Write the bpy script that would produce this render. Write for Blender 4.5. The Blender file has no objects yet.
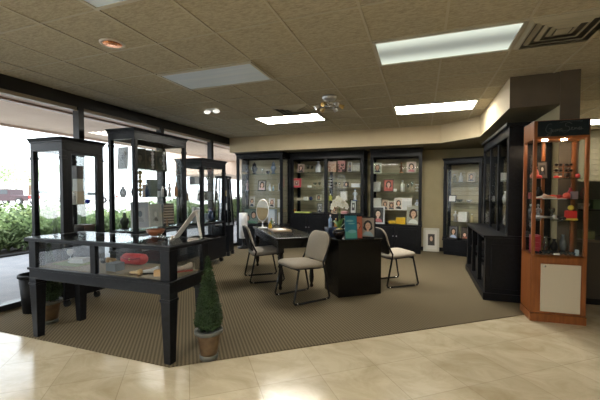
import bpy, math, random
from mathutils import Vector, Matrix
random.seed(7)
PI = math.pi
S = bpy.context.scene
C = S.collection

# ------------------------------------------------------------------ materials
def mat(name, col, rough=.5, metal=0, spec=.5, emit=None, es=0, coat=0):
    m = bpy.data.materials.new(name); m.use_nodes = True
    b = m.node_tree.nodes['Principled BSDF']
    b.inputs['Base Color'].default_value = (*col, 1)
    b.inputs['Roughness'].default_value = rough
    b.inputs['Metallic'].default_value = metal
    b.inputs['Specular IOR Level'].default_value = spec
    b.inputs['Coat Weight'].default_value = coat
    if emit:
        b.inputs['Emission Color'].default_value = (*emit, 1)
        b.inputs['Emission Strength'].default_value = es
    return m
def nodes(m): return m.node_tree.nodes, m.node_tree.links, m.node_tree.nodes['Principled BSDF']
def noise_mat(name, c1, c2, scale=8, rough=.5, detail=4, bump=0, metal=0, stretch=None, spec=.5, lo=.35, hi=.65):
    m = mat(name, c1, rough, metal, spec)
    n, l, b = nodes(m)
    tc = n.new('ShaderNodeTexCoord'); mp = n.new('ShaderNodeMapping'); nz = n.new('ShaderNodeTexNoise')
    cr = n.new('ShaderNodeValToRGB')
    if stretch: mp.inputs['Scale'].default_value = stretch
    nz.inputs['Scale'].default_value = scale; nz.inputs['Detail'].default_value = detail
    cr.color_ramp.elements[0].color = (*c1, 1); cr.color_ramp.elements[1].color = (*c2, 1)
    cr.color_ramp.elements[0].position = lo; cr.color_ramp.elements[1].position = hi
    l.new(tc.outputs['Object'], mp.inputs[0]); l.new(mp.outputs[0], nz.inputs[0])
    l.new(nz.outputs[0], cr.inputs[0]); l.new(cr.outputs[0], b.inputs['Base Color'])
    if bump:
        bp = n.new('ShaderNodeBump'); bp.inputs['Strength'].default_value = bump; bp.inputs['Distance'].default_value = .01
        l.new(nz.outputs[0], bp.inputs['Height']); l.new(bp.outputs[0], b.inputs['Normal'])
    return m
def glass_mat(name, tint=(1, 1, 1), refl=.06, rough=.0):
    m = bpy.data.materials.new(name); m.use_nodes = True
    n = m.node_tree.nodes; l = m.node_tree.links; n.clear()
    o = n.new('ShaderNodeOutputMaterial'); mx = n.new('ShaderNodeMixShader')
    t = n.new('ShaderNodeBsdfTransparent'); g = n.new('ShaderNodeBsdfGlossy'); lw = n.new('ShaderNodeLayerWeight')
    ad = n.new('ShaderNodeMath'); ad.operation = 'MULTIPLY_ADD'
    t.inputs[0].default_value = (*tint, 1); g.inputs['Roughness'].default_value = rough
    lw.inputs[0].default_value = .22
    ad.inputs[1].default_value = .32; ad.inputs[2].default_value = refl
    l.new(lw.outputs['Fresnel'], ad.inputs[0]); l.new(ad.outputs[0], mx.inputs[0])
    l.new(t.outputs[0], mx.inputs[1]); l.new(g.outputs[0], mx.inputs[2]); l.new(mx.outputs[0], o.inputs[0])
    return m

BLACK = noise_mat('black painted wood', (.0045, .005, .007), (.008, .009, .012), 30, .38, 3, .02, spec=.22)
DESKBLK = noise_mat('black lacquer', (.004, .004, .004), (.007, .007, .007), 20, .25, 3, spec=.35)
MATTE = mat('matte black', (.006, .006, .007), .6, 0, .3)
TUBE = mat('black enamel tube', (.02, .02, .022), .2, .3)
CHROME = mat('chrome', (.75, .76, .78), .15, 1)
SILVER = mat('silver', (.6, .6, .62), .3, 1)
DKFRAME = mat('dark aluminium', (.02, .02, .022), .35, .3)
WINGLASS = glass_mat('window glass', (.98, .99, .99), .01)
GLASS = glass_mat('case glass', (.985, .995, .99), .008)
SHELFG = glass_mat('shelf glass', (.90, .96, .94), .03)
GLASSW = glass_mat('glassware', (.85, .9, .9), .18)
MIRROR = mat('mirror', (.92, .93, .95), .03, 1)
FABRIC = noise_mat('beige fabric', (.30, .265, .215), (.40, .355, .29), 220, .95, 2, .1)
FABGREY = noise_mat('taupe fabric', (.20, .18, .16), (.27, .25, .22), 220, .95, 2, .1)
FABBLK = noise_mat('charcoal fabric', (.02, .02, .025), (.035, .035, .04), 220, .9, 2)
CHERRY = noise_mat('cherry veneer', (.20, .062, .017), (.28, .09, .024), 6, .32, 5, 0, stretch=(6, 6, .6))
CREAM = mat('cream laminate', (.56, .49, .37), .4)
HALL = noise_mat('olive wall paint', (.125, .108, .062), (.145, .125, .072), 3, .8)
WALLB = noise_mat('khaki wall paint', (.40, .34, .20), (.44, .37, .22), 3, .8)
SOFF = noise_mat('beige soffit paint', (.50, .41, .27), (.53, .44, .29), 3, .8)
BRASS = mat('brass', (.7, .5, .2), .3, 1)
WHITE = mat('white enamel', (.75, .76, .78), .35)
PAPER = mat('white card', (.72, .72, .72), .7)
RUBBER = mat('black rubber', (.015, .015, .015), .7)
BRN = noise_mat('brown fascia', (.09, .07, .05), (.11, .085, .06), 6, .7)
PANEL = noise_mat('beige slat panel', (.34, .30, .205), (.38, .335, .23), 4, .7)
PANEL2 = mat('panel groove', (.17, .14, .09), .8)
_cm = {}
def col(r, g, b, rough=.45, metal=0):
    k = (r, g, b, rough, metal)
    if k not in _cm: _cm[k] = mat('tone %d' % len(_cm), (r, g, b), rough, metal)
    return _cm[k]

# ------------------------------------------------------------------ mesh building
class MB:
    def __init__(s): s.v = []; s.f = []; s.m = []; s.mats = []; s.sm = []
    def mi(s, m):
        if m not in s.mats: s.mats.append(m)
        return s.mats.index(m)
    def add(s, vs, fs, m, smooth=False, M=None):
        o = len(s.v)
        s.v += [tuple(M @ Vector(p)) if M else tuple(p) for p in vs]
        i = s.mi(m)
        for f in fs: s.f.append([a + o for a in f]); s.m.append(i); s.sm.append(smooth)
        return s
    def box(s, x0, x1, y0, y1, z0, z1, m, M=None):
        v = [(x, y, z) for z in (z0, z1) for y in (y0, y1) for x in (x0, x1)]
        return s.add(v, [(0, 2, 3, 1), (4, 5, 7, 6), (0, 1, 5, 4), (2, 6, 7, 3), (0, 4, 6, 2), (1, 3, 7, 5)], m, False, M)
    def taper(s, cx, cy, z0, z1, a0, b0, a1, b1, m, M=None):
        v = [(cx + i * a0, cy + j * b0, z0) for j in (-1, 1) for i in (-1, 1)] + [(cx + i * a1, cy + j * b1, z1) for j in (-1, 1) for i in (-1, 1)]
        return s.add(v, [(0, 2, 3, 1), (4, 5, 7, 6), (0, 1, 5, 4), (2, 6, 7, 3), (0, 4, 6, 2), (1, 3, 7, 5)], m, False, M)
    def lathe(s, prof, m, n=20, cx=0, cy=0, M=None, smooth=True, sx=1, sy=1):
        v = []; f = []
        for r, z in prof:
            for k in range(n):
                a = 2 * PI * k / n; v.append((cx + r * sx * math.cos(a), cy + r * sy * math.sin(a), z))
        for i in range(len(prof) - 1):
            for k in range(n):
                f.append((i * n + k, i * n + (k + 1) % n, (i + 1) * n + (k + 1) % n, (i + 1) * n + k))
        f.append(tuple(range(n))[::-1]); f.append(tuple((len(prof) - 1) * n + k for k in range(n)))
        return s.add(v, f, m, smooth, M)
    def cyl(s, cx, cy, z0, z1, r, m, n=16, M=None): return s.lathe([(r, z0), (r, z1)], m, n, cx, cy, M, False)
    def ell(s, c, r, m, n=12, k=8, M=None):
        pr = [(max(1e-4, math.sin(PI * i / k)), -math.cos(PI * i / k)) for i in range(k + 1)]
        T = Matrix.Translation(c) @ Matrix.Diagonal((r[0], r[1], r[2], 1))
        return s.lathe(pr, m, n, M=(M @ T) if M else T)
    def tube(s, pts, r, m, n=8, closed=False):
        pts = [Vector(p) for p in pts]; v = []; f = []; N = len(pts); up = None
        for i, p in enumerate(pts):
            if closed: d = pts[(i + 1) % N] - pts[i - 1]
            else: d = pts[min(i + 1, N - 1)] - pts[max(i - 1, 0)]
            d.normalize()
            if up is None: up = Vector((0, 0, 1)) if abs(d.z) < .9 else Vector((1, 0, 0))
            a = d.cross(up)
            if a.length < 1e-4: a = d.orthogonal()
            a.normalize(); b = a.cross(d); up = b
            rr = r[i] if isinstance(r, (list, tuple)) else r
            for k in range(n):
                t = 2 * PI * k / n; v.append(p + a * rr * math.cos(t) + b * rr * math.sin(t))
        for i in range(N if closed else N - 1):
            j = (i + 1) % N
            for k in range(n): f.append((i * n + k, i * n + (k + 1) % n, j * n + (k + 1) % n, j * n + k))
        if not closed: f.append(tuple(range(n))[::-1]); f.append(tuple((N - 1) * n + k for k in range(n)))
        return s.add(v, f, m, True)
    def prism(s, poly, z0, z1, m, M=None):
        n = len(poly); v = [(x, y, z0) for x, y in poly] + [(x, y, z1) for x, y in poly]
        f = [tuple(range(n))[::-1], tuple(range(n, 2 * n))] + [(k, (k + 1) % n, n + (k + 1) % n, n + k) for k in range(n)]
        return s.add(v, f, m, False, M)
    def oval(s, cx, cz, rx, rz, y, m, M=None, n=16, a0=0, a1=2 * PI):
        v = [(cx + rx * math.cos(a0 + (a1 - a0) * k / n), y, cz + rz * math.sin(a0 + (a1 - a0) * k / n)) for k in range(n)]
        return s.add(v, [tuple(range(n))], m, False, M)
    def build(s, name, parent=None, bevel=0, label=None, loc=None, rz=0):
        me = bpy.data.meshes.new(name); me.from_pydata(s.v, [], s.f)
        for m in s.mats: me.materials.append(m)
        me.polygons.foreach_set('material_index', s.m); me.polygons.foreach_set('use_smooth', s.sm); me.update()
        o = bpy.data.objects.new(name, me); C.objects.link(o)
        if parent: o.parent = parent
        if loc: o.location = loc
        o.rotation_euler.z = rz
        if bevel:
            b = o.modifiers.new('bevel', 'BEVEL'); b.width = bevel; b.segments = 2; b.limit_method = 'ANGLE'; b.angle_limit = math.radians(40)
        if label: o['label'] = label
        return o
def thing(name, label, cat, loc=(0, 0, 0), rz=0, group=None):
    o = bpy.data.objects.new(name, None); o.empty_display_size = .1; C.objects.link(o)
    o.location = loc; o.rotation_euler.z = rz; o['label'] = label; o['category'] = cat
    if group: o['group'] = group
    return o
def tag(o, label, cat, group=None):
    o['label'] = label; o['category'] = cat
    if group: o['group'] = group
    return o
def struct(mb, name, bevel=0, label=None):
    o = mb.build(name, None, bevel); o['kind'] = 'structure'
    o['label'] = label or name.replace('_', ' ') + ' of the shop'; o['category'] = name.split('_')[0]
    return o
CA, SA = math.cos(math.radians(19.7)), math.sin(math.radians(19.7))
def xat(u, y):                      # world x of a thing seen u along the frame when it stands at depth y
    X = u - 300
    return y * (X * CA - 340 * SA) / (X * SA + 340 * CA)

# ------------------------------------------------------------------ setting
XW = -4.45; YB = 8.4; ZC = 2.68
# floor: marble tile
def marble():
    m = mat('marble tile', (.5, .4, .26), .16, 0, .5)
    n, l, b = nodes(m)
    tc = n.new('ShaderNodeTexCoord'); mp = n.new('ShaderNodeMapping'); mp.inputs['Rotation'].default_value = (0, 0, math.radians(-38))
    br = n.new('ShaderNodeTexBrick'); br.offset = 0; br.squash = 1
    for k, v in (('Scale', 1), ('Mortar Size', .004), ('Brick Width', .46), ('Row Height', .46), ('Bias', 0), ('Mortar Smooth', .6)): br.inputs[k].default_value = v
    br.inputs['Color1'].default_value = (.58, .51, .37, 1); br.inputs['Color2'].default_value = (.66, .59, .44, 1); br.inputs['Mortar'].default_value = (.50, .43, .31, 1)
    nz = n.new('ShaderNodeTexNoise'); nz.inputs['Scale'].default_value = 2.6; nz.inputs['Detail'].default_value = 9; nz.inputs['Roughness'].default_value = .65; nz.inputs['Distortion'].default_value = .8
    mp2 = n.new('ShaderNodeMapping'); mp2.inputs['Scale'].default_value = (1, 1.5, 1); mp2.inputs['Rotation'].default_value = (0, 0, .5)
    cr = n.new('ShaderNodeValToRGB'); cr.color_ramp.elements[0].position = .3; cr.color_ramp.elements[1].position = .62
    cr.color_ramp.elements[0].color = (.70, .63, .52, 1); cr.color_ramp.elements[1].color = (1.05, 1.03, 1, 1)
    mx = n.new('ShaderNodeMixRGB'); mx.blend_type = 'MULTIPLY'; mx.inputs[0].default_value = .8
    l.new(tc.outputs['Object'], mp.inputs[0]); l.new(mp.outputs[0], br.inputs[0]); l.new(tc.outputs['Object'], mp2.inputs[0]); l.new(mp2.outputs[0], nz.inputs[0])
    l.new(nz.outputs[0], cr.inputs[0]); l.new(br.outputs[0], mx.inputs[1]); l.new(cr.outputs[0], mx.inputs[2]); l.new(mx.outputs[0], b.inputs['Base Color'])
    bp = n.new('ShaderNodeBump'); bp.inputs['Strength'].default_value = .05; bp.inputs['Distance'].default_value = .02
    l.new(nz.outputs[0], bp.inputs['Height']); l.new(bp.outputs[0], b.inputs['Normal'])
    return m
struct(MB().box(XW - .1, 6, -5, 9.1, -.12, 0, marble()), 'floor', label='polished beige marble tile floor')
def carpet():
    m = mat('ribbed carpet', (.1, .08, .05), .95, 0, .1)
    n, l, b = nodes(m)
    tc = n.new('ShaderNodeTexCoord'); mp = n.new('ShaderNodeMapping'); mp.inputs['Rotation'].default_value = (0, 0, math.radians(-38))
    w = n.new('ShaderNodeTexWave'); w.wave_type = 'BANDS'; w.bands_direction = 'X'; w.inputs['Scale'].default_value = 10.5; w.inputs['Distortion'].default_value = .35; w.inputs['Detail'].default_value = 1
    w2 = n.new('ShaderNodeTexWave'); w2.wave_type = 'BANDS'; w2.bands_direction = 'Y'; w2.inputs['Scale'].default_value = 14; w2.inputs['Distortion'].default_value = .8
    mu = n.new('ShaderNodeMath'); mu.operation = 'MULTIPLY'
    nz = n.new('ShaderNodeTexNoise'); nz.inputs['Scale'].default_value = 300
    ad = n.new('ShaderNodeMath'); ad.operation = 'MULTIPLY_ADD'; ad.inputs[1].default_value = .5
    cr = n.new('ShaderNodeValToRGB'); cr.color_ramp.elements[0].position = .15; cr.color_ramp.elements[1].position = 1.0
    cr.color_ramp.elements[0].color = (.085, .068, .042, 1); cr.color_ramp.elements[1].color = (.18, .145, .092, 1)
    l.new(tc.outputs['Object'], mp.inputs[0])
    for q in (w, w2): l.new(mp.outputs[0], q.inputs[0])
    l.new(mp.outputs[0], nz.inputs[0])
    m2 = n.new('ShaderNodeMath'); m2.operation = 'MULTIPLY_ADD'; m2.inputs[1].default_value = .5; m2.inputs[2].default_value = .5
    l.new(w2.outputs['Fac'], m2.inputs[0]); l.new(w.outputs['Fac'], mu.inputs[0]); l.new(m2.outputs[0], mu.inputs[1])
    l.new(nz.outputs[0], ad.inputs[0]); l.new(mu.outputs[0], ad.inputs[2]); l.new(ad.outputs[0], cr.inputs[0]); l.new(cr.outputs[0], b.inputs['Base Color'])
    return m
CARP = carpet()
cp = MB().prism([(XW, 2.09), (-1.82, 2.09), (1.15, 4.385), (1.44, 4.52), (1.44, YB), (XW, YB)], 0, .008, CARP).build('carpet')
cp['kind'] = 'structure'; cp['label'] = 'brown ribbed carpet over the shop floor'; cp['category'] = 'carpet'
# ceiling: acoustic tiles on a 0.6 m grid
def ceil_mat():
    m = mat('acoustic tile', (.3, .26, .19), .95, 0, .1)
    n, l, b = nodes(m)
    tc = n.new('ShaderNodeTexCoord'); mp = n.new('ShaderNodeMapping'); mp.inputs['Scale'].default_value = (.45, 1.3, 1)
    nz = n.new('ShaderNodeTexNoise'); nz.inputs['Scale'].default_value = 55; nz.inputs['Detail'].default_value = 6; nz.inputs['Roughness'].default_value = .7
    n2 = n.new('ShaderNodeTexNoise'); n2.inputs['Scale'].default_value = .8
    cr = n.new('ShaderNodeValToRGB'); cr.color_ramp.elements[0].position = .34; cr.color_ramp.elements[1].position = .6
    cr.color_ramp.elements[0].color = (.30, .27, .20, 1); cr.color_ramp.elements[1].color = (.47, .42, .315, 1)
    l.new(tc.outputs['Object'], mp.inputs[0]); l.new(mp.outputs[0], nz.inputs[0]); l.new(nz.outputs[0], cr.inputs[0]); l.new(cr.outputs[0], b.inputs['Base Color'])
    bp = n.new('ShaderNodeBump'); bp.inputs['Strength'].default_value = .25; bp.inputs['Distance'].default_value = .01
    l.new(nz.outputs[0], bp.inputs['Height']); l.new(bp.outputs[0], b.inputs['Normal'])
    return m
struct(MB().box(XW - .1, 6, -5, 9.1, ZC, ZC + .2, ceil_mat()), 'ceiling', label='suspended ceiling of brown speckled acoustic tiles')
g = MB(); GR = mat('ceiling grid paint', (.42, .38, .29), .6)
x = .165 - .6 * 7
while x < 6:
    if x > XW: g.box(x - .010, x + .010, -5, 8.9, ZC - .006, ZC, GR)
    x += .6
y = 1.87 - .6 * 11
while y < 8.9:
    g.box(XW, 6, y - .008, y + .008, ZC - .0055, ZC, GR); y += .6
struct(g, 'trim_1', label='tee grid of the suspended ceiling')
# walls
struct(MB().box(XW - .1, 1.58, YB, YB + .12, 0, ZC, WALLB), 'wall_back', label='khaki back wall behind the display cabinets')
struct(MB().box(1.44, 1.58, 4.52, YB, 0, ZC, WALLB).box(1.42, 1.6, 4.505, 4.52, 0, ZC, BRN), 'wall_right', label='partition on the right ending in a brown pier')
struct(MB().box(5.9, 6, -5, 9.1, 0, ZC, HALL), 'wall_far_right', label='olive wall at the far right')
struct(MB().box(XW, 6, -5.1, -5, 0, ZC, HALL), 'wall_front', label='olive wall behind the camera')
sl = MB().box(1.58, 6, 8.9, 9.0, 0, ZC, HALL)
for k in range(22): sl.box(1.58, 5.9, 8.885, 8.9, .1 + k * .115, .19 + k * .115, HALL)
struct(sl, 'wall_hall', label='slatted brown wall of the hall beyond the orange cabinet')
# soffit: beige fascia dropping to 2.33
zs = 2.325
sp = [(XW + .02, 7.27), (.345, 7.27), (.945, 6.66), (.945, 4.55), (1.58, 4.53), (1.58, YB), (XW + .02, YB)]
so = MB()
n_ = len(sp)
so.add([(x, y, zs) for x, y in sp] + [(x, y, ZC) for x, y in sp], [tuple(range(n_))[::-1]], HALL)  # underside in dark olive: shade under the beige soffit put into colour
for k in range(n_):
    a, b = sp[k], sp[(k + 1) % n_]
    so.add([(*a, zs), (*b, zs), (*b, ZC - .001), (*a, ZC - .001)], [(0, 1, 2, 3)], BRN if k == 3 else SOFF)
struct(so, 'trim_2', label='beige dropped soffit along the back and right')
struct(MB().box(XW + .1, 1.3, YB - .012, YB, 0, .09, MATTE), 'baseboard_back', label='black baseboard of the back wall')
# window wall
my = [-4.37, -2.81, -1.25, .31, 1.87, 3.43, 4.99, 6.55, 8.1]
fr = MB()
fr.box(XW - .1, XW, -5, YB, 2.52, ZC, DKFRAME)
fr.box(XW - .1, XW + .02, -5, YB, 0, .075, DKFRAME)
struct(fr, 'trim_3', label='black header and sill of the storefront windows')
struct(MB().box(XW - .1, XW, 8.14, YB, .075, 2.52, WALLB), 'wall_left', label='short wall at the end of the storefront')
for k in range(len(my) - 1):
    a, b = my[k], my[k + 1]
    w = MB().box(XW - .06, XW - .052, a + .04, b - .04, .075, 2.52, WINGLASS)
    w.box(XW - .09, XW + .02, b - .04, b + .04, .075, 2.52, DKFRAME)
    if k == 0: w.box(XW - .09, XW + .02, a - .04, a + .04, .075, 2.52, DKFRAME)
    w.box(XW - .08, XW - .01, a + .04, b - .04, 2.475, 2.52, col(.30, .25, .19))
    struct(w, 'window_%d' % (k + 1), label='tall storefront window pane number %d from the near end with black mullion' % (k + 1))
# outdoors
WALK = noise_mat('concrete walk', (.27, .28, .30), (.33, .33, .35), 3, .8)
ASPH = noise_mat('pale asphalt', (.55, .54, .52), (.62, .61, .58), 2, .9)
struct(MB().box(-8.2, XW - .1, -8, 40, -.1, -.01, WALK), 'floor_walk', label='shaded concrete walk outside the windows')
struct(MB().box(-220, -10.4, -150, 260, -.2, -.03, ASPH), 'floor_parking', label='bright parking lot beyond the hedge')
struct(MB().box(-10.4, -8.3, -8, 40, -.1, -.005, noise_mat('mulch', (.05, .035, .02), (.09, .06, .04), 20, .9)), 'floor_bed', label='mulch bed under the hedge')
struct(MB().box(-8.42, -8.2, -8, 40, -.1, .03, mat('dark curb', (.02, .02, .02), .9)), 'trim_4', label='dark curb in front of the hedge')
PORCH = noise_mat('porch ceiling stucco', (.62, .46, .36), (.66, .50, .40), 3, .8)
pr = MB().box(-7.15, XW - .1, -8, 22, 2.6, 2.9, PORCH).box(-5.25, -5.17, -8, 22, 2.57, 2.6, col(.25, .15, .1)).box(-7.22, -7.15, -8, 22, 2.56, 3.0, PORCH)
pr.box(-10.3, -7.2, 12, 22, 2.1, 3.2, PORCH).box(-7.2, XW - .1, 12, 12.4, 2.05, 2.6, PORCH)
struct(pr, 'ceiling_porch', label='pinkish beige porch ceiling outside the windows')
def leafy(mb, m, n, fn, s):
    for _ in range(n):
        p, nr = fn(); p = Vector(p); nr = Vector(nr).normalized()
        d = (nr + Vector([random.uniform(-.9, .9) for _ in range(3)])).normalized()
        a = d.orthogonal().normalized(); a.rotate(Matrix.Rotation(random.uniform(0, 6.28), 3, d)); b = d.cross(a)
        q = s * random.uniform(.7, 1.3)
        tip = p + a * q * 1.6 + nr * q * .5
        mb.add([p - b * q * .05, p + a * q * .8 - b * q * .45, tip, p + a * q * .8 + b * q * .45], [(0, 1, 2, 3)], m)
LEAF1 = noise_mat('hedge leaves', (.05, .10, .025), (.14, .19, .07), 3, .6)
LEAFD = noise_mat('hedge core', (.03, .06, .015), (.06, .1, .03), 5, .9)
h = MB()
yy = -2.0
while yy < 34:
    hh = .80 + .16 * math.sin(yy * 1.3) + .06 * math.sin(yy * 4)
    h.ell((-9.25, yy, .02 + hh * .5), (.72, .75, hh * .5), LEAFD, 12, 8); yy += .7
def hp():
    y = random.uniform(1, 22); a = random.uniform(-.9, 2.2)
    hh = .80 + .16 * math.sin(y * 1.3) + .06 * math.sin(y * 4)
    r = 1 + .08 * math.sin(y * 7 + a * 5)
    return (-9.25 + .78 * r * math.cos(a), y, .02 + hh * .5 + hh * .55 * r * math.sin(a)), (math.cos(a), 0, math.sin(a))
leafy(h, LEAF1, 9000, hp, .07)
tag(h.build('hedge'), 'long green leafy hedge beyond the walk outside the windows', 'hedge')

def vehicle(name, label, cat, loc, rz, body, pickup):
    t = thing(name, label, cat, loc, rz)
    L, W = 2.6, .95
    if pickup: pf = [(-L, .45), (-L, 1.05), (-.55, 1.08), (-.45, 1.75), (.85, 1.78), (1.45, 1.12), (2.5, 1.0), (2.6, .45)]
    else: pf = [(-L + .2, .4), (-L + .15, .95), (-1.9, 1.05), (-1.2, 1.45), (.5, 1.47), (1.3, .98), (2.35, .85), (2.45, .4)]
    M = Matrix(((1, 0, 0, 0), (0, 0, 1, 0), (0, 1, 0, 0), (0, 0, 0, 1)))
    MB().prism([(x, z) for x, z in pf], -W, W, body, M).build('body', t, .06)
    gl = mat('vehicle window', (.03, .035, .04), .1)
    w = [(-.33, 1.2), (-.3, 1.65), (.78, 1.67), (1.2, 1.2)] if pickup else [(-1.6, 1.05), (-1.1, 1.38), (.45, 1.4), (1.0, 1.05)]
    MB().prism(w, -W - .01, W + .01, gl, M).build('side_window', t)
    for x in (-1.65, 1.65):
        for y in (-W, W):
            R_ = Matrix.Translation((x, y, .4)) @ Matrix.Rotation(PI / 2, 4, 'X')
            wh = MB().lathe([(.40, -.12), (.40, .12)], RUBBER, 20, M=R_, smooth=False).lathe([(.22, -.135), (.22, .135)], SILVER, 16, M=R_, smooth=False)
            wh.build('wheel', t)
    MB().box(2.5, 2.66, -W + .1, W - .1, .45, .65, CHROME).build('bumper', t)
    MB().box(-2.64, -2.5 if pickup else -2.3, -W + .1, W - .1, .45, .65, CHROME).build('bumper', t)
    for y in (-.7, .7): MB().box(-2.63, -2.3, y - .1, y + .1, .75, 1.0, col(.6, .03, .02)).build('tail_light', t)
vehicle('pickup_truck', 'dark maroon pickup truck parked far off at the left edge of the window view', 'truck', (-43.5, 25.2, -.03), math.radians(197), mat('maroon paint', (.035, .015, .02), .3), True)
vehicle('pickup_truck', 'white pickup truck parked far off just right of the maroon one', 'truck', (-49.5, 33.5, -.03), math.radians(200), mat('white paint', (.5, .4, .4), .3), True)
vehicle('car', 'pale grey car in the parking lot seen through the nearest tall case', 'car', (-41, 33.5, -.03), math.radians(200), mat('grey paint', (.5, .52, .55), .3), False)
t = thing('tree', 'pale green spreading tree beyond the parked trucks', 'tree', (-62, 38.5, -.03))
MB().tube([(0, 0, 0), (.1, 0, 2), (0, .1, 4)], [.3, .22, .15], col(.16, .11, .08, .9)).build('trunk', t)
cr_ = MB(); LT = noise_mat('tree leaves', (.42, .52, .33), (.52, .60, .42), 1, .7)
bl = [(random.uniform(-4.5, 4.5), random.uniform(-4.5, 4.5), random.uniform(3.2, 6.0), random.uniform(1.0, 1.9)) for _ in range(16)]
def tp():
    b = random.choice(bl); n = Vector([random.gauss(0, 1) for _ in range(3)]).normalized()
    return Vector(b[:3]) + n * b[3] * random.uniform(.75, 1), n
leafy(cr_, LT, 3000, tp, .28); cr_.build('crown', t)

# ------------------------------------------------------------------ ceiling fittings
LENS_ON = mat('lit lens', (.8, .8, .8), .4, emit=(1, .95, .84), es=17)
def dim_lens():
    m = mat('dim lens', (.24, .26, .24), .25)
    n, l, b = nodes(m)
    tc = n.new('ShaderNodeTexCoord'); w = n.new('ShaderNodeTexWave'); w.wave_type = 'BANDS'; w.bands_direction = 'Y'; w.inputs['Scale'].default_value = .6
    w.inputs['Phase Offset'].default_value = 0.0
    cr = n.new('ShaderNodeValToRGB'); cr.color_ramp.elements[0].color = (.10, .11, .10, 1); cr.color_ramp.elements[1].color = (.32, .35, .30, 1)
    l.new(tc.outputs['Object'], w.inputs[0]); l.new(w.outputs['Fac'], cr.inputs[0]); l.new(cr.outputs[0], b.inputs['Emission Color'])
    b.inputs['Emission Strength'].default_value = 1.0
    return m
LENS_DIM = dim_lens()
LENS_OFF = noise_mat('unlit lens with skylight tint', (.68, .80, .96), (.78, .88, 1), 3, .2, stretch=(.3, 4, 1))  # white lens; the bluish skylight on it is painted into the colour
def ceiling_light(x, y, lens, label, w=1.2, group=None):
    t = thing('ceiling_light', label, 'ceiling light', (x, y, ZC), 0, group)
    f = MB(); a, b, e = w / 2 - .006, .294, .028
    fm = col(.45, .43, .36)
    f.box(-a, a, -b, -b + e, -.016, 0, fm).box(-a, a, b - e, b, -.016, 0, fm).box(-a, -a + e, -b + e, b - e, -.016, 0, fm).box(a - e, a, -b + e, b - e, -.016, 0, fm)
    f.build('frame', t)
    MB().box(-a + e, a - e, -b + e, b - e, -.010, -.001, lens).build('diffuser', t)
ceiling_light(.165, 3.37, LENS_DIM, 'dim greyish fluorescent troffer near the square air vent')
ceiling_light(.165, 5.74, LENS_ON, 'bright white fluorescent troffer in front of the beige soffit on the right')
ceiling_light(-2.235, 5.74, LENS_ON, 'bright white fluorescent troffer beside the small spotlight cluster')
ceiling_light(-2.235, 3.40, LENS_OFF, 'unlit fluorescent troffer painted skylight blue above the tall window cases')
ceiling_light(-1.635, 1.57, LENS_OFF, 'unlit troffer painted skylight blue cut off by the upper left edge of the photo')
ceiling_light(3.2, 7.9, LENS_ON, 'bright troffer over the hall behind the orange cabinet')
for x, y in ((-1.635, -.83), (.765, -.83), (-.435, -3.23)):
    ceiling_light(x, y, LENS_ON, 'bright fluorescent troffer over the front of the shop outside the view', group='fluorescent troffers outside the view')
def vent(x, y, label):
    t = thing('air_vent', label, 'vent', (x, y, ZC))
    VM = col(.36, .33, .25, .5); dk = col(.05, .045, .035)
    MB().box(-.295, .295, -.295, .295, -.004, 0, dk).build('backing', t)
    for k, r in enumerate((.29, .225, .16, .095)):
        m = MB(); w = .022 if k else .028
        z0, z1 = -.03 + .004 * k, -.006
        for sx in (-1, 1):
            m.add([(sx * r, -r, z1), (sx * r, r, z1), (sx * (r - w), r - w, z0), (sx * (r - w), -r + w, z0), (sx * (r - w - .012), -r + w + .012, z0), (sx * (r - w - .012), r - w - .012, z0)], [(0, 1, 2, 3), (3, 2, 5, 4)], VM)
            m.add([(-r, sx * r, z1), (r, sx * r, z1), (r - w, sx * (r - w), z0), (-r + w, sx * (r - w), z0), (-r + w + .012, sx * (r - w - .012), z0), (r - w - .012, sx * (r - w - .012), z0)], [(0, 1, 2, 3), (3, 2, 5, 4)], VM)
        m.build('louvre', t)
    MB().box(-.05, .05, -.05, .05, -.02, -.012, VM).build('centre_plate', t)
vent(1.065, 3.37, 'large square louvred air vent near the upper right corner')
vent(-1.935, 5.17, 'dark square air vent beside the far bright troffer')
def downlight(x, y, label, inner):
    t = thing('downlight', label, 'downlight', (x, y, ZC))
    ring = [(.105, 0), (.105, -.008), (.085, -.010), (.082, -.002)]
    MB().lathe(ring, col(.55, .5, .42), 28).build('trim_ring', t)
    MB().lathe([(.078, -.0105), (.06, -.006), (.03, -.012), (.001, -.014)], inner, 24).build('reflector', t)
downlight(-2.61, 2.33, 'round recessed downlight with copper reflector', mat('copper reflector', (.85, .33, .12), .25, .9, emit=(1, .35, .12), es=.03))
t = thing('emergency_light', 'small white twin-lamp fitting on the ceiling above the middle window case', 'emergency light', (-3.16, 4.67, ZC))
MB().box(-.09, .09, -.05, .05, -.03, 0, WHITE).build('housing', t, .005)
for s in (-1, 1):
    MB().ell((s * .085, -.01, -.045), (.055, .05, .03), mat('lamp lens', (.8, .8, .78), .3, emit=(1, .98, .9), es=.35)).build('lamp_head', t)
t = thing('spotlight_cluster', 'silver ceiling fixture with a ring of small spotlights', 'ceiling lamp', (-1.22, 4.62, ZC))
MB().lathe([(.10, 0), (.10, -.02), (.085, -.045), (.03, -.06)], SILVER, 24).build('canopy', t)
MB().cyl(0, 0, -.13, -.055, .012, CHROME).build('stem', t)
MB().tube([(.13 * math.cos(a * PI / 12), .13 * math.sin(a * PI / 12), -.13) for a in range(24)], .008, CHROME, closed=True).tube([(-.13, 0, -.13), (.13, 0, -.13)], .008, CHROME).tube([(0, -.13, -.13), (0, .13, -.13)], .008, CHROME).build('ring', t)
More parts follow.
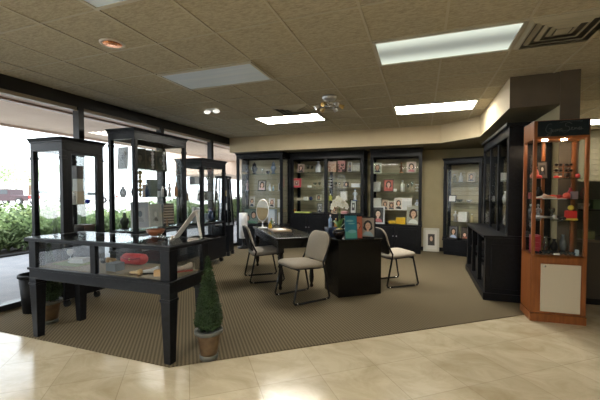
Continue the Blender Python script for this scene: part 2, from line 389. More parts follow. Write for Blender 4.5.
for k in range(6):
    a = k * PI / 3 + .3; cx, cy = .17 * math.cos(a), .17 * math.sin(a)
    M = Matrix.Translation((cx, cy, -.14)) @ Matrix.Rotation(a, 4, 'Z') @ Matrix.Rotation(math.radians(115), 4, 'Y')
    MB().lathe([(.012, -.05), (.022, -.03), (.032, .03), (.028, .03), (.001, .01)], SILVER if k % 2 else BRASS, 14, M=M).build('spotlight', t)

# ------------------------------------------------------------------ display furniture
def case(name, label, cat, x0, x1, y0, y1, H, base, zb, header, shelves, pw=.05, casters=False, rz=0, loc=None, front='y', ndoor=1, glass=True, group=None, basemode='box', door_side=None):
    """glazed display cabinet; local origin on the floor at its centre"""
    w, d = (x1 - x0) / 2, (y1 - y0) / 2
    t = thing(name, label, cat, loc or ((x0 + x1) / 2, (y0 + y1) / 2, .008), rz, group)
    H -= .008
    # base
    b = MB()
    if casters:
        b.box(-w, w, -d, d, .10, base, BLACK)
        for sx in (-1, 1):
            for sy in (-1, 1):
                cm = MB().box(sx * (w - .07) - .03, sx * (w - .07) + .03, sy * (d - .07) - .03, sy * (d - .07) + .03, .085, .10, SILVER)
                M = Matrix.Translation((sx * (w - .07), sy * (d - .07), .038)) @ Matrix.Rotation(PI / 2, 4, 'X')
                cm.lathe([(.038, -.02), (.038, .02)], RUBBER, 18, M=M, smooth=False)
                cm.box(sx * (w - .07) - .01, sx * (w - .07) + .012, sy * (d - .07) - .026, sy * (d - .07) + .026, .04, .09, MATTE)
                cm.build('caster', t)
    else:
        b.box(-w + .01, w - .01, -d + .02, d, 0, .09, BLACK).box(-w, w, -d, d, .09, base, BLACK)
    b.box(-w - .012, w + .012, -d - .012, d, base - .03, base, BLACK)
    b.build('base_cabinet', t, .004)
    nd = max(1, ndoor)
    if base > .4:
        for k in range(nd * 2 if ndoor > 0 else 1):
            n2 = nd * 2 if ndoor > 0 else 1
            a = -w + .03 + k * (2 * w - .06) / n2; c = a + (2 * w - .06) / n2 - .012
            dm = MB().box(a, c, -d - .012, -d, .13, base - .05, BLACK)
            dm.box(a + .045, c - .045, -d - .018, -d - .012, .175, base - .095, BLACK)
            o = dm.build('door', t, .004)
            MB().lathe([(.004, 0), (.004, .015), (.012, .018), (.012, .026), (.004, .03)], SILVER, 12, M=Matrix.Translation((c - .03 if k % 2 == 0 else a + .03, -d - .016, base * .6)) @ Matrix.Rotation(PI / 2, 4, 'X')).build('knob', o)
    # posts
    xs = [-w + pw / 2 + k * (2 * w - pw) / nd for k in range(nd + 1)]
    for i, px in enumerate(xs):
        for py in ((-d + pw / 2), (d - pw / 2)):
            p = MB().box(px - pw / 2, px + pw / 2, py - pw / 2, py + pw / 2, base, H - header, BLACK)
            zc = H - header - .10
            p.box(px - pw / 2 - .006, px + pw / 2 + .006, py - pw / 2 - .006, py + pw / 2 + .006, zc, zc + .035, BLACK)
            p.box(px - pw / 2 - .006, px + pw / 2 + .006, py - pw / 2 - .006, py + pw / 2 + .006, base + .0, base + .05, BLACK)
            p.build('post', t, .004)
    # header with cornice
    hd = MB()
    e = pw * .7
    zt, zl = H - .035, H - header
    hd.box(-w, w, -d, -d + e, zl, zt, BLACK).box(-w, w, d - e, d, zl, zt, BLACK).box(-w, -w + e, -d + e, d - e, zl, zt, BLACK).box(w - e, w, -d + e, d - e, zl, zt, BLACK)
    hd.box(-w - .01, w + .01, -d - .01, d + (.01 if casters else 0), zt - .02, zt, BLACK)
    v = d + (.035 if casters else 0)
    hd.add([(-w - .01, -d - .01, zt), (w + .01, -d - .01, zt), (w + .01, v - .02, zt), (-w - .01, v - .02, zt), (-w - .03, -d - .03, H), (w + .03, -d - .03, H), (w + .03, v, H), (-w - .03, v, H)],
           [(0, 1, 5, 4), (1, 2, 6, 5), (2, 3, 7, 6), (3, 0, 4, 7), (4, 5, 6, 7), (3, 2, 1, 0)], BLACK)
    hd.build('header', t, .003)
    if not casters:
        bp = MB().box(-w + .02, w - .02, d - .012, d - .004, base, H - header, PANEL)
        zz = base + .08
        while zz < H - header - .05:
            bp.box(-w + .02, w - .02, d - .014, d - .012, zz, zz + .006, PANEL2); zz += .095
        bp.build('back_panel', t)
    # glass
    z0, z1 = base, H - header
    if glass:
        for s in (-1, 1): MB().box(s * (w - pw / 2) - .003, s * (w - pw / 2) + .003, -d + pw, d - pw, z0, z1, GLASS).build('glass_pane', t)
        if casters:
            MB().box(-w + pw, w - pw, d - pw / 2 - .003, d - pw / 2 + .003, z0, z1, GLASS).build('glass_pane', t)
        for k in range(nd):
            MB().box(xs[k] + pw / 2, xs[k + 1] - pw / 2, -d + pw / 2 - .003, -d + pw / 2 + .003, z0, z1, GLASS).build('glass_pane', t)
    for z in shelves:
        for k in range(nd):
            MB().box(xs[k] + pw / 2 + .004, xs[k + 1] - pw / 2 - .004, -d + pw, d - .06, z - .014, z - .006, SHELFG).build('shelf', t)
    return t
case('display_case', 'nearest tall black glass case on casters beside the window', 'display case', -4.39, -3.85, 2.74, 3.27, 1.985, .80, 0, .15, [1.21], .055, True, ndoor=0)
case('display_case', 'tallest and longest black glass case standing in the middle by the window', 'display case', -4.24, -3.75, 3.68, 4.78, 2.25, .50, 0, .15, [.806, 1.28, 1.69], .055, True, ndoor=0)
case('display_case', 'small black glass case farthest along the window row', 'display case', -4.15, -3.6, 5.0, 5.76, 1.95, .50, 0, .15, [.806, 1.2, 1.5], .055, True, ndoor=0)
case('display_cabinet', 'tall black glass cabinet at the left end of the back wall', 'display cabinet', -4.38, -3.14, 7.5, 8.05, 2.32, .55, 0, .13, [.98, 1.39, 1.81], .06, ndoor=1)
case('display_cabinet', 'wide double black glass cabinet in the middle of the back wall', 'display cabinet', -3.05, -1.25, 7.8, 8.38, 2.33, .84, 0, .18, [1.15, 1.47, 1.84], .07, ndoor=2)
case('display_cabinet', 'black glass cabinet with yellow boxes at the right end of the back wall', 'display cabinet', -1.10, 0.0, 7.8, 8.38, 2.33, .63, 0, .19, [.95, 1.37, 1.79], .065, ndoor=1)
for nm, a, b in (('display_case.001', .245, .55), ('display_case.002', .275, .38)):
    mr = MB()
    for q in (-1, 1):
        mr.box(q * a - (.03 if q > 0 else 0), q * a + (0 if q > 0 else .03), -b + .055, b - .055, .76, .791, BLACK)
        mr.box(-a + .055, a - .055, q * b - (.03 if q > 0 else 0), q * b + (0 if q > 0 else .03), .76, .791, BLACK)
    mr.build('middle_rail', bpy.data.objects[nm], .003)
nc = bpy.data.objects['display_case']
MB().box(.215, .268, -.215, -.155, .80, 1.84, BLACK).box(.215, .268, .18, .215, .80, 1.84, BLACK).box(.225, .262, -.155, .18, 1.79, 1.84, BLACK).build('door_frame', nc, .003)
# corner cabinet
CR = math.radians(-21)
DC = Matrix.Translation((.44, 7.97, .008)) @ Matrix.Rotation(CR, 4, 'Z')
dl = DC @ Vector((.375, .17, 0))
case('corner_cabinet', 'small black glass cabinet set at an angle in the back corner', 'corner cabinet', -.375, .375, -.17, .17, 2.08, .34, 0, .12, [.72, 1.14, 1.57], .06, rz=CR, loc=(dl.x, dl.y, .008), ndoor=1)

# big hutch on the right
t = thing('hutch', 'large black hutch against the right partition beside the orange cabinet', 'hutch', (.755, 4.76, .008))
hx, hy = .675, 1.80
MB().box(.03, hx, .03, hy, 0, .09, BLACK).box(0, hx, .0, .03, .05, .78, BLACK).box(0, hx, hy - .03, hy, .05, .78, BLACK).box(.5, hx, .03, hy - .03, .09, .78, MATTE).box(0, .5, .03, hy - .03, .05, .11, BLACK).box(-.02, hx, -.02, 0, 0, .09, BLACK).box(-.02, 0, 0, hy, 0, .09, BLACK).build('base_cabinet', t, .004)
MB().box(-.025, hx, -.025, hy, .78, .81, BLACK).build('counter', t, .005)
for k in range(4): MB().box(0, .05, .03 + k * .56, .09 + k * .56, .11, .78, BLACK).build('stile', t, .003)
for k in range(3): MB().box(.05, .5, .09 + k * .56, .59 + k * .56, .42, .44, BLACK).build('base_shelf', t)
MB().box(.06, hx - .06, -.012, 0, .15, .70, BLACK).build('end_panel', t, .01)
MB().box(.235, hx, 0, .03, .81, 2.14, BLACK).build('side_panel', t, .004)
MB().box(.235, hx, hy - .03, hy, .81, 2.14, BLACK).build('side_panel', t, .004)
MB().box(.20, hx, -.03, hy, 2.14, 2.18, BLACK).box(.235, .265, .03, hy - .03, 2.03, 2.17, BLACK).build('cornice', t, .005)
MB().box(hx - .02, hx, .03, hy - .03, .81, 2.14, mat('olive back panel', (.13, .12, .07), .7)).build('back_panel', t)
for k in range(4): MB().box(.235, .265, .03 + k * .56, .09 + k * .56, .81, 2.0, BLACK).build('stile', t, .003)
for k in range(3):
    MB().box(.248, .254, .09 + k * .56, .59 + k * .56, .81, 2.0, GLASS).build('glass_pane', t)
for z in (1.15, 1.5, 1.82): MB().box(.28, hx - .025, .035, hy - .035, z, z + .008, SHELFG).build('shelf', t)

# orange corner display
t = thing('display_cabinet', 'tall cherry orange display cabinet with dark script sign at right', 'display cabinet', (1.09, 4.16, 0), math.radians(2))
W, D, H = .485, .33, 2.09
MB().box(.03, W - .02, .03, D, 0, .09, CHERRY).box(0, W, 0, .022, .09, .70, CHERRY).box(0, .02, .022, D, .09, .70, CHERRY).box(W - .02, W, .022, D, .09, .70, CHERRY).box(0, W, D - .015, D, .09, .70, CHERRY).box(0, W, 0, D, .67, .70, CHERRY).box(-.006, W + .006, -.006, D, 0, .085, CHERRY).build('base_cabinet', t, .004)
o = MB().box(.085, W - .055, -.018, -.001, .115, .61, CREAM).build('door', t, .003, 'cream door panel')
MB().lathe([(.012, 0), (.012, .008), (.004, .012)], CHROME, 14, M=Matrix.Translation((.115, -.018, .585)) @ Matrix.Rotation(PI / 2, 4, 'X')).build('lock', o)
for x, y in ((0, 0), (W - .032, 0), (0, D - .03), (W - .032, D - .03)): MB().box(x, x + .032, y, y + .03, .70, 1.90, CHERRY).build('post', t, .003)
MB().box(.17, .20, D - .04, D - .01, .70, 1.90, CHERRY).build('post', t, .003)
hd = MB().box(0, W, 0, .02, 1.90, H, CHERRY).box(0, .02, .02, D, 1.90, H, CHERRY).box(W - .02, W, .02, D, 1.90, H, CHERRY).box(.02, W - .02, .02, D, 1.905, 1.925, CHERRY).box(0, W, 0, D, H - .02, H, CHERRY)
hd.build('header', t, .003)
sg = MB().box(.03, W - .012, -.010, -.001, 1.925, H - .008, mat('dark sign glass', (.008, .014, .017), .55, 0, .2)).build('sign', t, 0, 'dark sign panel with silver script lettering')
# cursive script strokes
sc = MB(); SIL = mat('silver lettering', (.07, .078, .08), .5, .2)
def stroke(pts, r=.0024, ox=0, oz=0, k=1):
    q = []
    P = [Vector((ox + x * k, -.0125, oz + z * k)) for x, z in pts]
    for i in range(len(P) - 1):
        a, b, c, d = P[max(i - 1, 0)], P[i], P[i + 1], P[min(i + 2, len(P) - 1)]
        for s_ in range(5):
            t_ = s_ / 5; q.append(.5 * ((2 * b) + (c - a) * t_ + (2 * a - 5 * b + 4 * c - d) * t_ ** 2 + (3 * b - a - 3 * c + d) * t_ ** 3))
    q.append(P[-1]); sc.tube(q, r, SIL, 6)
# first word: tall looped capital then small joined letters
stroke([(.055, .095), (.03, .10), (.008, .07), (.0, .035), (.015, .01), (.04, .015), (.05, .045), (.03, .048), (.052, .045), (.05, .0), (.035, -.03), (.012, -.02), (.05, .012), (.068, .04), (.063, .018), (.075, .018), (.088, .04), (.085, .018), (.095, .02), (.105, .04), (.107, .02), (.115, .035), (.125, .04), (.125, .018), (.14, .02), (.15, .035), (.137, .045), (.14, .02), (.16, .022)], ox=.10, oz=1.955, k=.95)
stroke([(.075, .085), (.05, .10), (.02, .09), (.018, .065), (.045, .055), (.055, .03), (.035, .0), (.0, -.005), (-.01, .012), (.04, .015), (.075, .03), (.085, .043), (.073, .045), (.075, .022), (.095, .02), (.105, .043), (.105, .022), (.118, .042), (.128, .022), (.142, .04), (.152, .044), (.142, .02), (.158, .022), (.162, .043), (.165, .02), (.18, .028)], ox=.255, oz=1.965, k=.9)
stroke([(.0, .105), (.09, .115), (.19, .108)], ox=.22, oz=1.955)
sc.build('lettering', sg)
MB().box(.032, W - .032, .008, .014, .70, 1.90, GLASS).build('glass_pane', t)
MB().box(.008, .014, .03, D - .03, .70, 1.90, GLASS).build('glass_pane', t)
MB().box(W - .014, W - .008, .03, D - .03, .70, 1.90, GLASS).build('glass_pane', t)
for z in (1.06, 1.28, 1.50): MB().box(.03, W - .03, .03, D - .045, z - .008, z, SHELFG).build('shelf', t)
for x in (.13, .30):
    MB().cyl(x, .10, 1.893, 1.9055, .024, mat('halogen lamp', (.9, .8, .6), .3, emit=(1, .8, .55), es=70)).build('spotlight', t)

# front glass showcase table
t = thing('showcase_table', 'long black glass-topped showcase table on tapered legs in the foreground', 'showcase table', (-2.61, 2.35, 0))
w, d = .80, .255
zt = .94
MB().box(-w, w, -d, d, .565, .64, BLACK).box(-w - .012, w + .012, -d - .012, d + .012, .64, .662, BLACK).box(-w, w, -d, d, .555, .57, BLACK).build('apron', t, .004)
MB().box(-w + .03, w - .03, -d + .03, d - .03, .662, .668, mat('tan felt lining', (.24, .20, .14), .95)).build('case_floor', t)
for sx in (-1, 1):
    for sy in (-1, 1):
        px, py = sx * (w - .045), sy * (d - .045)
        z0 = .008 if sy > 0 or True else 0
        l_ = MB().taper(px, py, z0, .50, .032, .032, .046, .046, BLACK).box(px - .052, px + .052, py - .052, py + .052, .50, .52, BLACK).box(px - .046, px + .046, py - .046, py + .046, .52, .565, BLACK)
        l_.build('leg', t, .004)
        MB().box(px - .045, px + .045, py - .045, py + .045, .662, .905, BLACK).build('corner_post', t, .003)
MB().box(-.03, .03, -d, -d + .04, .662, .905, BLACK).build('mullion', t, .003)
MB().box(-.03, .03, d - .04, d, .662, .905, BLACK).build('mullion', t, .003)
MB().box(-w - .025, w + .025, -d - .025, -d + .045, .905, zt - .004, BLACK).box(-w - .025, w + .025, d - .045, d + .025, .905, zt - .004, BLACK).box(-w - .025, -w + .045, -d + .045, d - .045, .905, zt - .004, BLACK).box(w - .045, w + .025, -d + .045, d - .045, .905, zt - .004, BLACK).build('top_frame', t, .005)
MB().box(-w - .01, w + .01, -d - .01, d + .01, zt - .004, zt + .002, GLASS).build('glass_top', t)
for sy in (-1, 1):
    for a, b in ((-w + .09, -.03), (.03, w - .09)): MB().box(a, b, sy * (d - .015) - .003, sy * (d - .015) + .003, .662, .905, GLASS).build('glass_pane', t)
for sx in (-1, 1): MB().box(sx * (w - .015) - .003, sx * (w - .015) + .003, -d + .09, d - .09, .662, .905, GLASS).build('glass_pane', t)

# writing table with turned legs
A38 = math.radians(38)
E1 = Vector((math.cos(A38), math.sin(A38), 0)); E2 = Vector((-math.sin(A38), math.cos(A38), 0))
def turned(mb, px, py, h, m):
    pr = [(.02, .008), (.026, .03), (.018, .06), (.03, .10), (.034, .16), (.026, .24), (.020, .30), (.034, .33), (.020, .36), (.032, .42), (.038, .46), (.026, .50), (.04, .52)]
    mb.lathe(pr, m, 16, px, py); mb.box(px - .042, px + .042, py - .042, py + .042, .52, h, m)
TL, TW = 1.75, .60
tc_ = Vector((-1.84, 4.20, 0)) + E1 * TW / 2 + E2 * TL / 2
t = thing('writing_table', 'long black lacquered table with turned legs between the chairs', 'table', (tc_.x, tc_.y, 0), A38)
MB().box(-TW / 2, TW / 2, -TL / 2, TL / 2, .70, .73, DESKBLK).build('table_top', t, .006)
MB().box(-TW / 2 + .03, TW / 2 - .03, -TL / 2 + .03, TL / 2 - .03, .58, .70, DESKBLK).build('apron', t, .004)
for sx in (-1, 1):
    for sy in (-1, 1):
        m = MB(); turned(m, sx * (TW / 2 - .07), sy * (TL / 2 - .07), .60, DESKBLK); m.build('leg', t)
# pedestal desk block
pc = Vector((-.985, 4.20, 0))
t = thing('pedestal_desk', 'black pedestal block carrying the orchid and leaning pictures', 'desk', (pc.x, pc.y, .008), A38)
MB().box(0, .62, 0, .46, 0, .71, DESKBLK).build('body', t, .003)
MB().box(-.015, .635, -.015, .475, .71, .742, DESKBLK).build('desk_top', t, .004)

# sled chairs
def round_rect(w, h, r, n=5, top_r=None):
    p = []
    for cx, cy, a0, rr in ((w / 2 - r, -h / 2 + r, -PI / 2, r), (w / 2 - (top_r or r), h / 2 - (top_r or r), 0, top_r or r), (-w / 2 + (top_r or r), h / 2 - (top_r or r), PI / 2, top_r or r), (-w / 2 + r, -h / 2 + r, PI, r)):
        for k in range(n + 1):
            a = a0 + PI / 2 * k / n; p.append((cx + rr * math.cos(a), cy + rr * math.sin(a)))
    return p
def cushion(w, h, t0, r, m, M, top_r=None, dome=.02):
    mb = MB(); o = round_rect(w, h, r, 5, top_r)
    rings = [(.97, 0), (1, t0 * .3), (1, t0 * .65), (.95, t0 * .92), (.8, t0 + dome * .5), (.4, t0 + dome)]
    n = len(o); v = []; f = []
    for s_, z in rings: v += [(x * s_, y * s_, z) for x, y in o]
    for i in range(len(rings) - 1):
        for k in range(n): f.append((i * n + k, i * n + (k + 1) % n, (i + 1) * n + (k + 1) % n, (i + 1) * n + k))
    f.append(tuple(range(n))[::-1]); f.append(tuple((len(rings) - 1) * n + k for k in range(n)))
    mb.add(v, f, m, True, M); return mb
def chair(label, loc, deg, fab, name='sled_chair'):
    t = thing(name, label, 'chair', (*loc, .008), math.radians(deg))   # faces +x
    r = .0125
    for s in (-1, 1):
        y = s * .24
        pts = [(.17, y * .93, .42), (.235, y, .10), (.25, y, .04), (.235, y, r + .002), (.20, y, r), (-.22, y, r), (-.255, y, r + .006), (-.265, y, .04), (-.20, y, .35), (-.175, y * .97, .47), (-.232, y * .93, .58), (-.27, y * .9, .66)]
        MB().tube(pts, r, TUBE, 10).build('side_frame', t)
        for x in (-.22, .2):
            MB().ell((x, y, r), (.02, .016, .016), CHROME, 8, 6).build('glide', t)
    MB().tube([(.16, -.22, .405), (.16, .22, .405)], r * .9, TUBE).build('stretcher', t)
    MB().tube([(-.19, -.235, .41), (-.19, .235, .41)], r * .9, TUBE).build('stretcher', t)
    cushion(.47, .47, .045, .09, fab, Matrix.Translation((.01, 0, .425)) @ Matrix.Rotation(math.radians(-3), 4, 'Y'), dome=.022).build('seat', t)
    cushion(.45, .45, .015, .09, MATTE, Matrix.Translation((.01, 0, .408)) @ Matrix.Rotation(math.radians(-3), 4, 'Y'), dome=.001).build('seat_pan', t)
    # backrest plane: local x->y, y->up, z->+x (front)
    B = Matrix(((0, 0, 1, -.262), (1, 0, 0, 0), (0, 1, 0, .70), (0, 0, 0, 1))) @ Matrix.Rotation(math.radians(13), 4, 'X')
    # tilt: top leans back
    B = Matrix.Translation((-.258, 0, .655)) @ Matrix.Rotation(math.radians(-16), 4, 'Y') @ Matrix(((0, 0, 1, 0), (1, 0, 0, 0), (0, 1, 0, 0), (0, 0, 0, 1)))
    cushion(.45, .37, .03, .06, fab, B, .13, .02).build('backrest', t)
    B2 = B @ Matrix.Translation((0, 0, -.016))
    cushion(.46, .38, .014, .06, MATTE, B2, .135, .002).build('back_shell', t)
    return t
chair('taupe sled chair with dark back facing the long table on its left', (-2.29, 4.76), 38, FABGREY)
chair('beige padded sled chair in the centre between table and desk block', (-1.435, 4.06), 231, FABRIC)
chair('beige sled chair with black back shell to the right of the desk block', (-.38, 5.19), 38, FABRIC)

# ------------------------------------------------------------------ small things
PB = [(.03, .03, .035), (.05, .04, .03), (.35, .5, .6), (.7, .7, .68), (.2, .22, .25), (.5, .3, .2)]
SK = [(.72, .45, .32), (.6, .36, .25), (.45, .25, .16)]
def picture_parts(t, w, h, b, fm, bg, hair, skin, cloth, kind='portrait', tilt=8, dep=.015):
    M = Matrix.Rotation(math.radians(-tilt), 4, 'X')
    f = MB().box(-w / 2, w / 2, 0, dep, 0, b, fm, M).box(-w / 2, w / 2, 0, dep, h - b, h, fm, M).box(-w / 2, -w / 2 + b, 0, dep, b, h - b, fm, M).box(w / 2 - b, w / 2, 0, dep, b, h - b, fm, M)
    f.box(-w / 2 + b, w / 2 - b, dep * .5, dep, b, h - b, fm, M)
    f.build('frame', t)
    p = MB(); iw, ih = w - 2 * b, h - 2 * b; y = dep * .5
    p.box(-iw / 2, iw / 2, y - .002, y, b, h - b, bg, M)
    s = min(iw, ih)
    if kind == 'portrait':
        s *= 1.22
        cz = b + ih * .58
        p.oval(0, cz + s * .04, s * .27, s * .32, y - .0025, hair, M)
        p.oval(0, cz - s * .12, s * .30, s * .22, y - .0026, hair, M)
        p.oval(0, b + .001, iw * .42, ih * .28, y - .003, cloth, M, 12, 0, PI)
        p.oval(0, cz - s * .26, s * .08, s * .14, y - .0032, skin, M)
        p.oval(.01 * s, cz - s * .02, s * .17, s * .23, y - .0035, skin, M)
        for q in (-1, 1): p.oval(q * s * .07, cz + s * .02, s * .028, s * .014, y - .004, hair, M, 8)
        p.oval(0, cz - s * .13, s * .05, s * .018, y - .004, col(.45, .1, .1), M, 8)
    elif kind == 'faces':
        for q, zz in ((-.24, .38), (.2, .6)):
            p.oval(q * iw, b + ih * zz, s * .22, s * .27, y - .0025, hair, M)
            p.oval(q * iw * 1.05, b + ih * zz - s * .03, s * .14, s * .19, y - .003, skin, M)
            for r_ in (-1, 1): p.oval(q * iw * 1.05 + r_ * s * .055, b + ih * zz, s * .022, s * .012, y - .0035, hair, M, 8)
        p.oval(0, b + .001, iw * .48, ih * .2, y - .0032, cloth, M, 12, 0, PI)
    elif kind == 'mat':
        p.box(-iw * .3, iw * .3, y - .003, y - .002, b + ih * .2, b + ih * .8, hair, M)
        p.oval(0, b + ih * .55, iw * .13, ih * .13, y - .0035, skin, M); p.oval(0, b + ih * .205, iw * .22, ih * .2, y - .0034, cloth, M, 12, 0, PI)
    elif kind == 'beach':
        p.box(-iw / 2, iw / 2, y - .003, y - .002, b, b + ih * .3, cloth, M)
        p.oval(iw * .1, b + ih * .3, iw * .38, ih * .08, y - .0033, skin, M); p.oval(-iw * .1, b + ih * .78, iw * .35, ih * .05, y - .0033, skin, M)
        p.oval(iw * .05, b + ih * .66, iw * .3, ih * .03, y - .0033, skin, M)
    p.build('picture', t)
    # easel strut behind
    hs = h * .62; a = math.radians(tilt)
    yt, zt_ = dep + hs * math.sin(a), hs * math.cos(a)
    MB().tube([(0, yt, zt_), (0, yt + hs * .12, .004)], .004, fm, 6).build('easel_strut', t)
K, WH = MATTE, PAPER
def frame(x, y, z, w, h, label, fm=None, bg=None, hair=None, skin=None, cloth=None, kind='portrait', rz=0, b=None, tilt=8, name='picture_frame', group=None):
    t = thing(name, label, 'picture', (x, y, z), math.radians(rz), group)
    picture_parts(t, w, h, b or max(.008, w * .08), fm or K, bg or col(*random.choice([(.12,.10,.08),(.25,.22,.18),(.08,.1,.12),(.3,.3,.28)])), hair or col(.02, .015, .01), skin or col(*random.choice(SK)), cloth or col(.05, .05, .07), kind, tilt)
    return t
def boxy(x, y, z, w, d, h, label, m, name='box', cat='box', rz=0, lid=None, group=None):
    if lid is None:
        o = MB().box(-w / 2, w / 2, -d / 2, d / 2, 0, h, m).build(name, None, min(.004, h * .1), loc=(x, y, z), rz=math.radians(rz))
        o.rotation_euler.z = math.radians(rz); return tag(o, label, cat, group)
    t = thing(name, label, cat, (x, y, z), math.radians(rz), group)
    MB().box(-w / 2, w / 2, -d / 2, d / 2, 0, h * .75, m).build('body', t, .002)
    MB().box(-w / 2 - .003, w / 2 + .003, -d / 2 - .003, d / 2 + .003, h * .75, h, lid).build('lid', t, .002)
    return t
def bottle(x, y, z, r, h, label, m, cap=None, name='bottle', cat='bottle', group=None):
    t = thing(name, label, cat, (x, y, z), 0, group)
    MB().lathe([(r * .9, 0), (r, .01), (r, h * .55), (r * .85, h * .66), (r * .35, h * .76), (r * .32, h * .88)], m, 18).build('body', t)
    MB().lathe([(r * .42, h * .86), (r * .45, h * .98), (r * .3, h)], cap or SILVER, 14).build('cap', t)
    return t
def vase(x, y, z, r, h, label, m, name='vase', cat='vase', group=None):
    o = MB().lathe([(r * .5, 0), (r * .6, h * .04), (r * .95, h * .3), (r, h * .45), (r * .7, h * .7), (r * .38, h * .85), (r * .55, h), (r * .48, h), (r * .3, h * .86), (r * .5, h * .6), (.001, h * .1)], m, 20).build(name, None, loc=(x, y, z))
    return tag(o, label, cat, group)
def urn(x, y, z, r, h, label, m, m2):
    t = thing('urn', label, 'urn', (x, y, z))
    MB().lathe([(r * .7, 0), (r * .75, h * .05), (r * .35, h * .12), (r * .8, h * .35), (r, h * .5), (r * .55, h * .68), (r * .5, h * .72)], m, 20).build('body', t)
    MB().lathe([(r * .62, h * .72), (r * .6, h * .76), (r * .5, h * .88), (r * .12, h * .92), (r * .16, h * .96), (.004, h)], m2, 20).build('lid', t)
def figurine(x, y, z, h, label, m, m2=None, rz=0, group=None):
    t = thing('figurine', label, 'figurine', (x, y, z), math.radians(rz), group)
    m2 = m2 or m
    MB().lathe([(h * .2, 0), (h * .2, h * .05), (h * .15, h * .07)], m2, 16).build('base', t)
    b = MB().lathe([(h * .14, h * .07), (h * .11, h * .3), (h * .08, h * .48), (h * .13, h * .66), (h * .12, h * .72), (h * .04, h * .78), (h * .035, h * .82)], m, 16, sy=.75)
    b.tube([(-h * .12, 0, h * .70), (-h * .19, -h * .03, h * .56), (-h * .10, -h * .12, h * .48)], h * .032, m)
    b.tube([(h * .12, 0, h * .70), (h * .2, -h * .02, h * .58), (h * .14, -h * .1, h * .45)], h * .032, m)
    b.ell((0, 0, h * .89), (h * .075, h * .08, h * .095), m); b.build('body', t)
    MB().ell((0, h * .02, h * .93), (h * .088, h * .085, h * .085), m2).build('hair', t)
def bowl(x, y, z, r, h, label, m, name='bowl', group=None):
    o = MB().lathe([(r * .45, 0), (r * .5, h * .08), (r * .85, h * .5), (r, h), (r * .94, h), (r * .78, h * .5), (.001, h * .15)], m, 22).build(name, None, loc=(x, y, z))
    return tag(o, label, name.replace('_', ' '), group)
def goblet(x, y, z, r, h, label, m=None, group=None):
    o = MB().lathe([(r * .8, 0), (r * .75, h * .03), (r * .12, h * .08), (r * .12, h * .45), (r * .8, h * .62), (r, h * .8), (r * .85, h), (r * .78, h), (r * .9, h * .8), (r * .6, h * .62), (.001, h * .5)], m or GLASSW, 18).build('goblet', None, loc=(x, y, z))
    return tag(o, label, 'glass', group)
def dishes(x, y, z, r, n, label, m):
    mb = MB()
    for k in range(n):
        z0 = k * .07
        mb.cyl(0, 0, z0, z0 + .055 if k < n - 1 else z0 + .01, .008, m, 10); mb.lathe([(r * .5, z0), (r, z0 + .018), (r * .95, z0 + .022), (.001, z0 + .008)], m, 20)
    o = mb.build('tiered_stand', None, loc=(x, y, z)); tag(o, label, 'stand')
def ballm(x, y, z, r, label, m, name='ball'):
    o = MB().ell((0, 0, r), (r, r, r), m, 16, 12).build(name, None, loc=(x, y, z)); return tag(o, label, name.replace('_', ' '))
def cap_hat(x, y, z, r, label, m, rz=0, group=None):
    t = thing('cap', label, 'cap', (x, y, z), math.radians(rz), group)
    MB().lathe([(r, 0), (r * 1.0, r * .3), (r * .85, r * .7), (r * .5, r * .95), (.003, r * 1.02)], m, 18).build('crown', t)
    pts = [(r * .95 * math.cos(a), -r * .3 - r * 1.2 * math.sin(a)) for a in [PI * k / 10 for k in range(11)]]
    MB().prism(pts[::-1], 0, .006, m).build('brim', t)
def sunglasses(x, y, z, w, label, m, lens, rz=0, group=None):
    t = thing('sunglasses', label, 'sunglasses', (x, y, z), math.radians(rz), group)
    r = w * .2; f = MB()
    for s in (-1, 1):
        c = s * w * .25
        f.tube([(c + r * 1.05 * math.cos(a * PI / 8), 0, r + .003 + r * .8 * math.sin(a * PI / 8)) for a in range(16)], .0035, m, 6, closed=True)
        f.tube([(c + s * r, .003, r * 1.3), (c + s * r * 1.1, w * .5, r * 1.2), (c + s * r * 1.0, w * .85, r * .5)], .003, m, 6)
    f.tube([(-w * .05, 0, r * 1.4), (0, -.003, r * 1.55), (w * .05, 0, r * 1.4)], .003, m, 6); f.build('frame', t)
    for s in (-1, 1):
        q = MB(); q.lathe([(r, -.0015), (r, .0015)], lens, 16, M=Matrix.Translation((s * w * .25, 0, r + .003)) @ Matrix.Rotation(PI / 2, 4, 'X') @ Matrix.Diagonal((1.05, .8, 1, 1)), smooth=False); q.build('lens', t)
def shoe(x, y, z, L, label, m, sole, rz=0, group=None):
    t = thing('shoe', label, 'shoe', (x, y, z), math.radians(rz), group)
    prof = [(-.5, .16), (-.46, .2), (-.25, .17), (0, .15), (.25, .19), (.45, .15), (.5, .06)]
    v = []; n = 12; f = []
    for i, (px, wd) in enumerate(prof):
        hh = [.34, .38, .30, .22, .17, .13, .05][i]
        for k in range(n):
            a = 2 * PI * k / n; v.append((px * L, wd * L * math.cos(a) * .95, L * (.06 + hh * .5) + L * hh * .5 * math.sin(a)))
    for i in range(len(prof) - 1):
        for k in range(n): f.append((i * n + k, i * n + (k + 1) % n, (i + 1) * n + (k + 1) % n, (i + 1) * n + k))
    f += [tuple(range(n))[::-1], tuple(range((len(prof) - 1) * n, len(prof) * n))]
    MB().add(v, f, m, True).build('upper', t)
    s_ = [(px * L * 1.02, wd * L) for px, wd in prof]; MB().prism(s_[::1] + [(a, -b) for a, b in s_[::-1]], 0, L * .07, sole).build('sole', t)

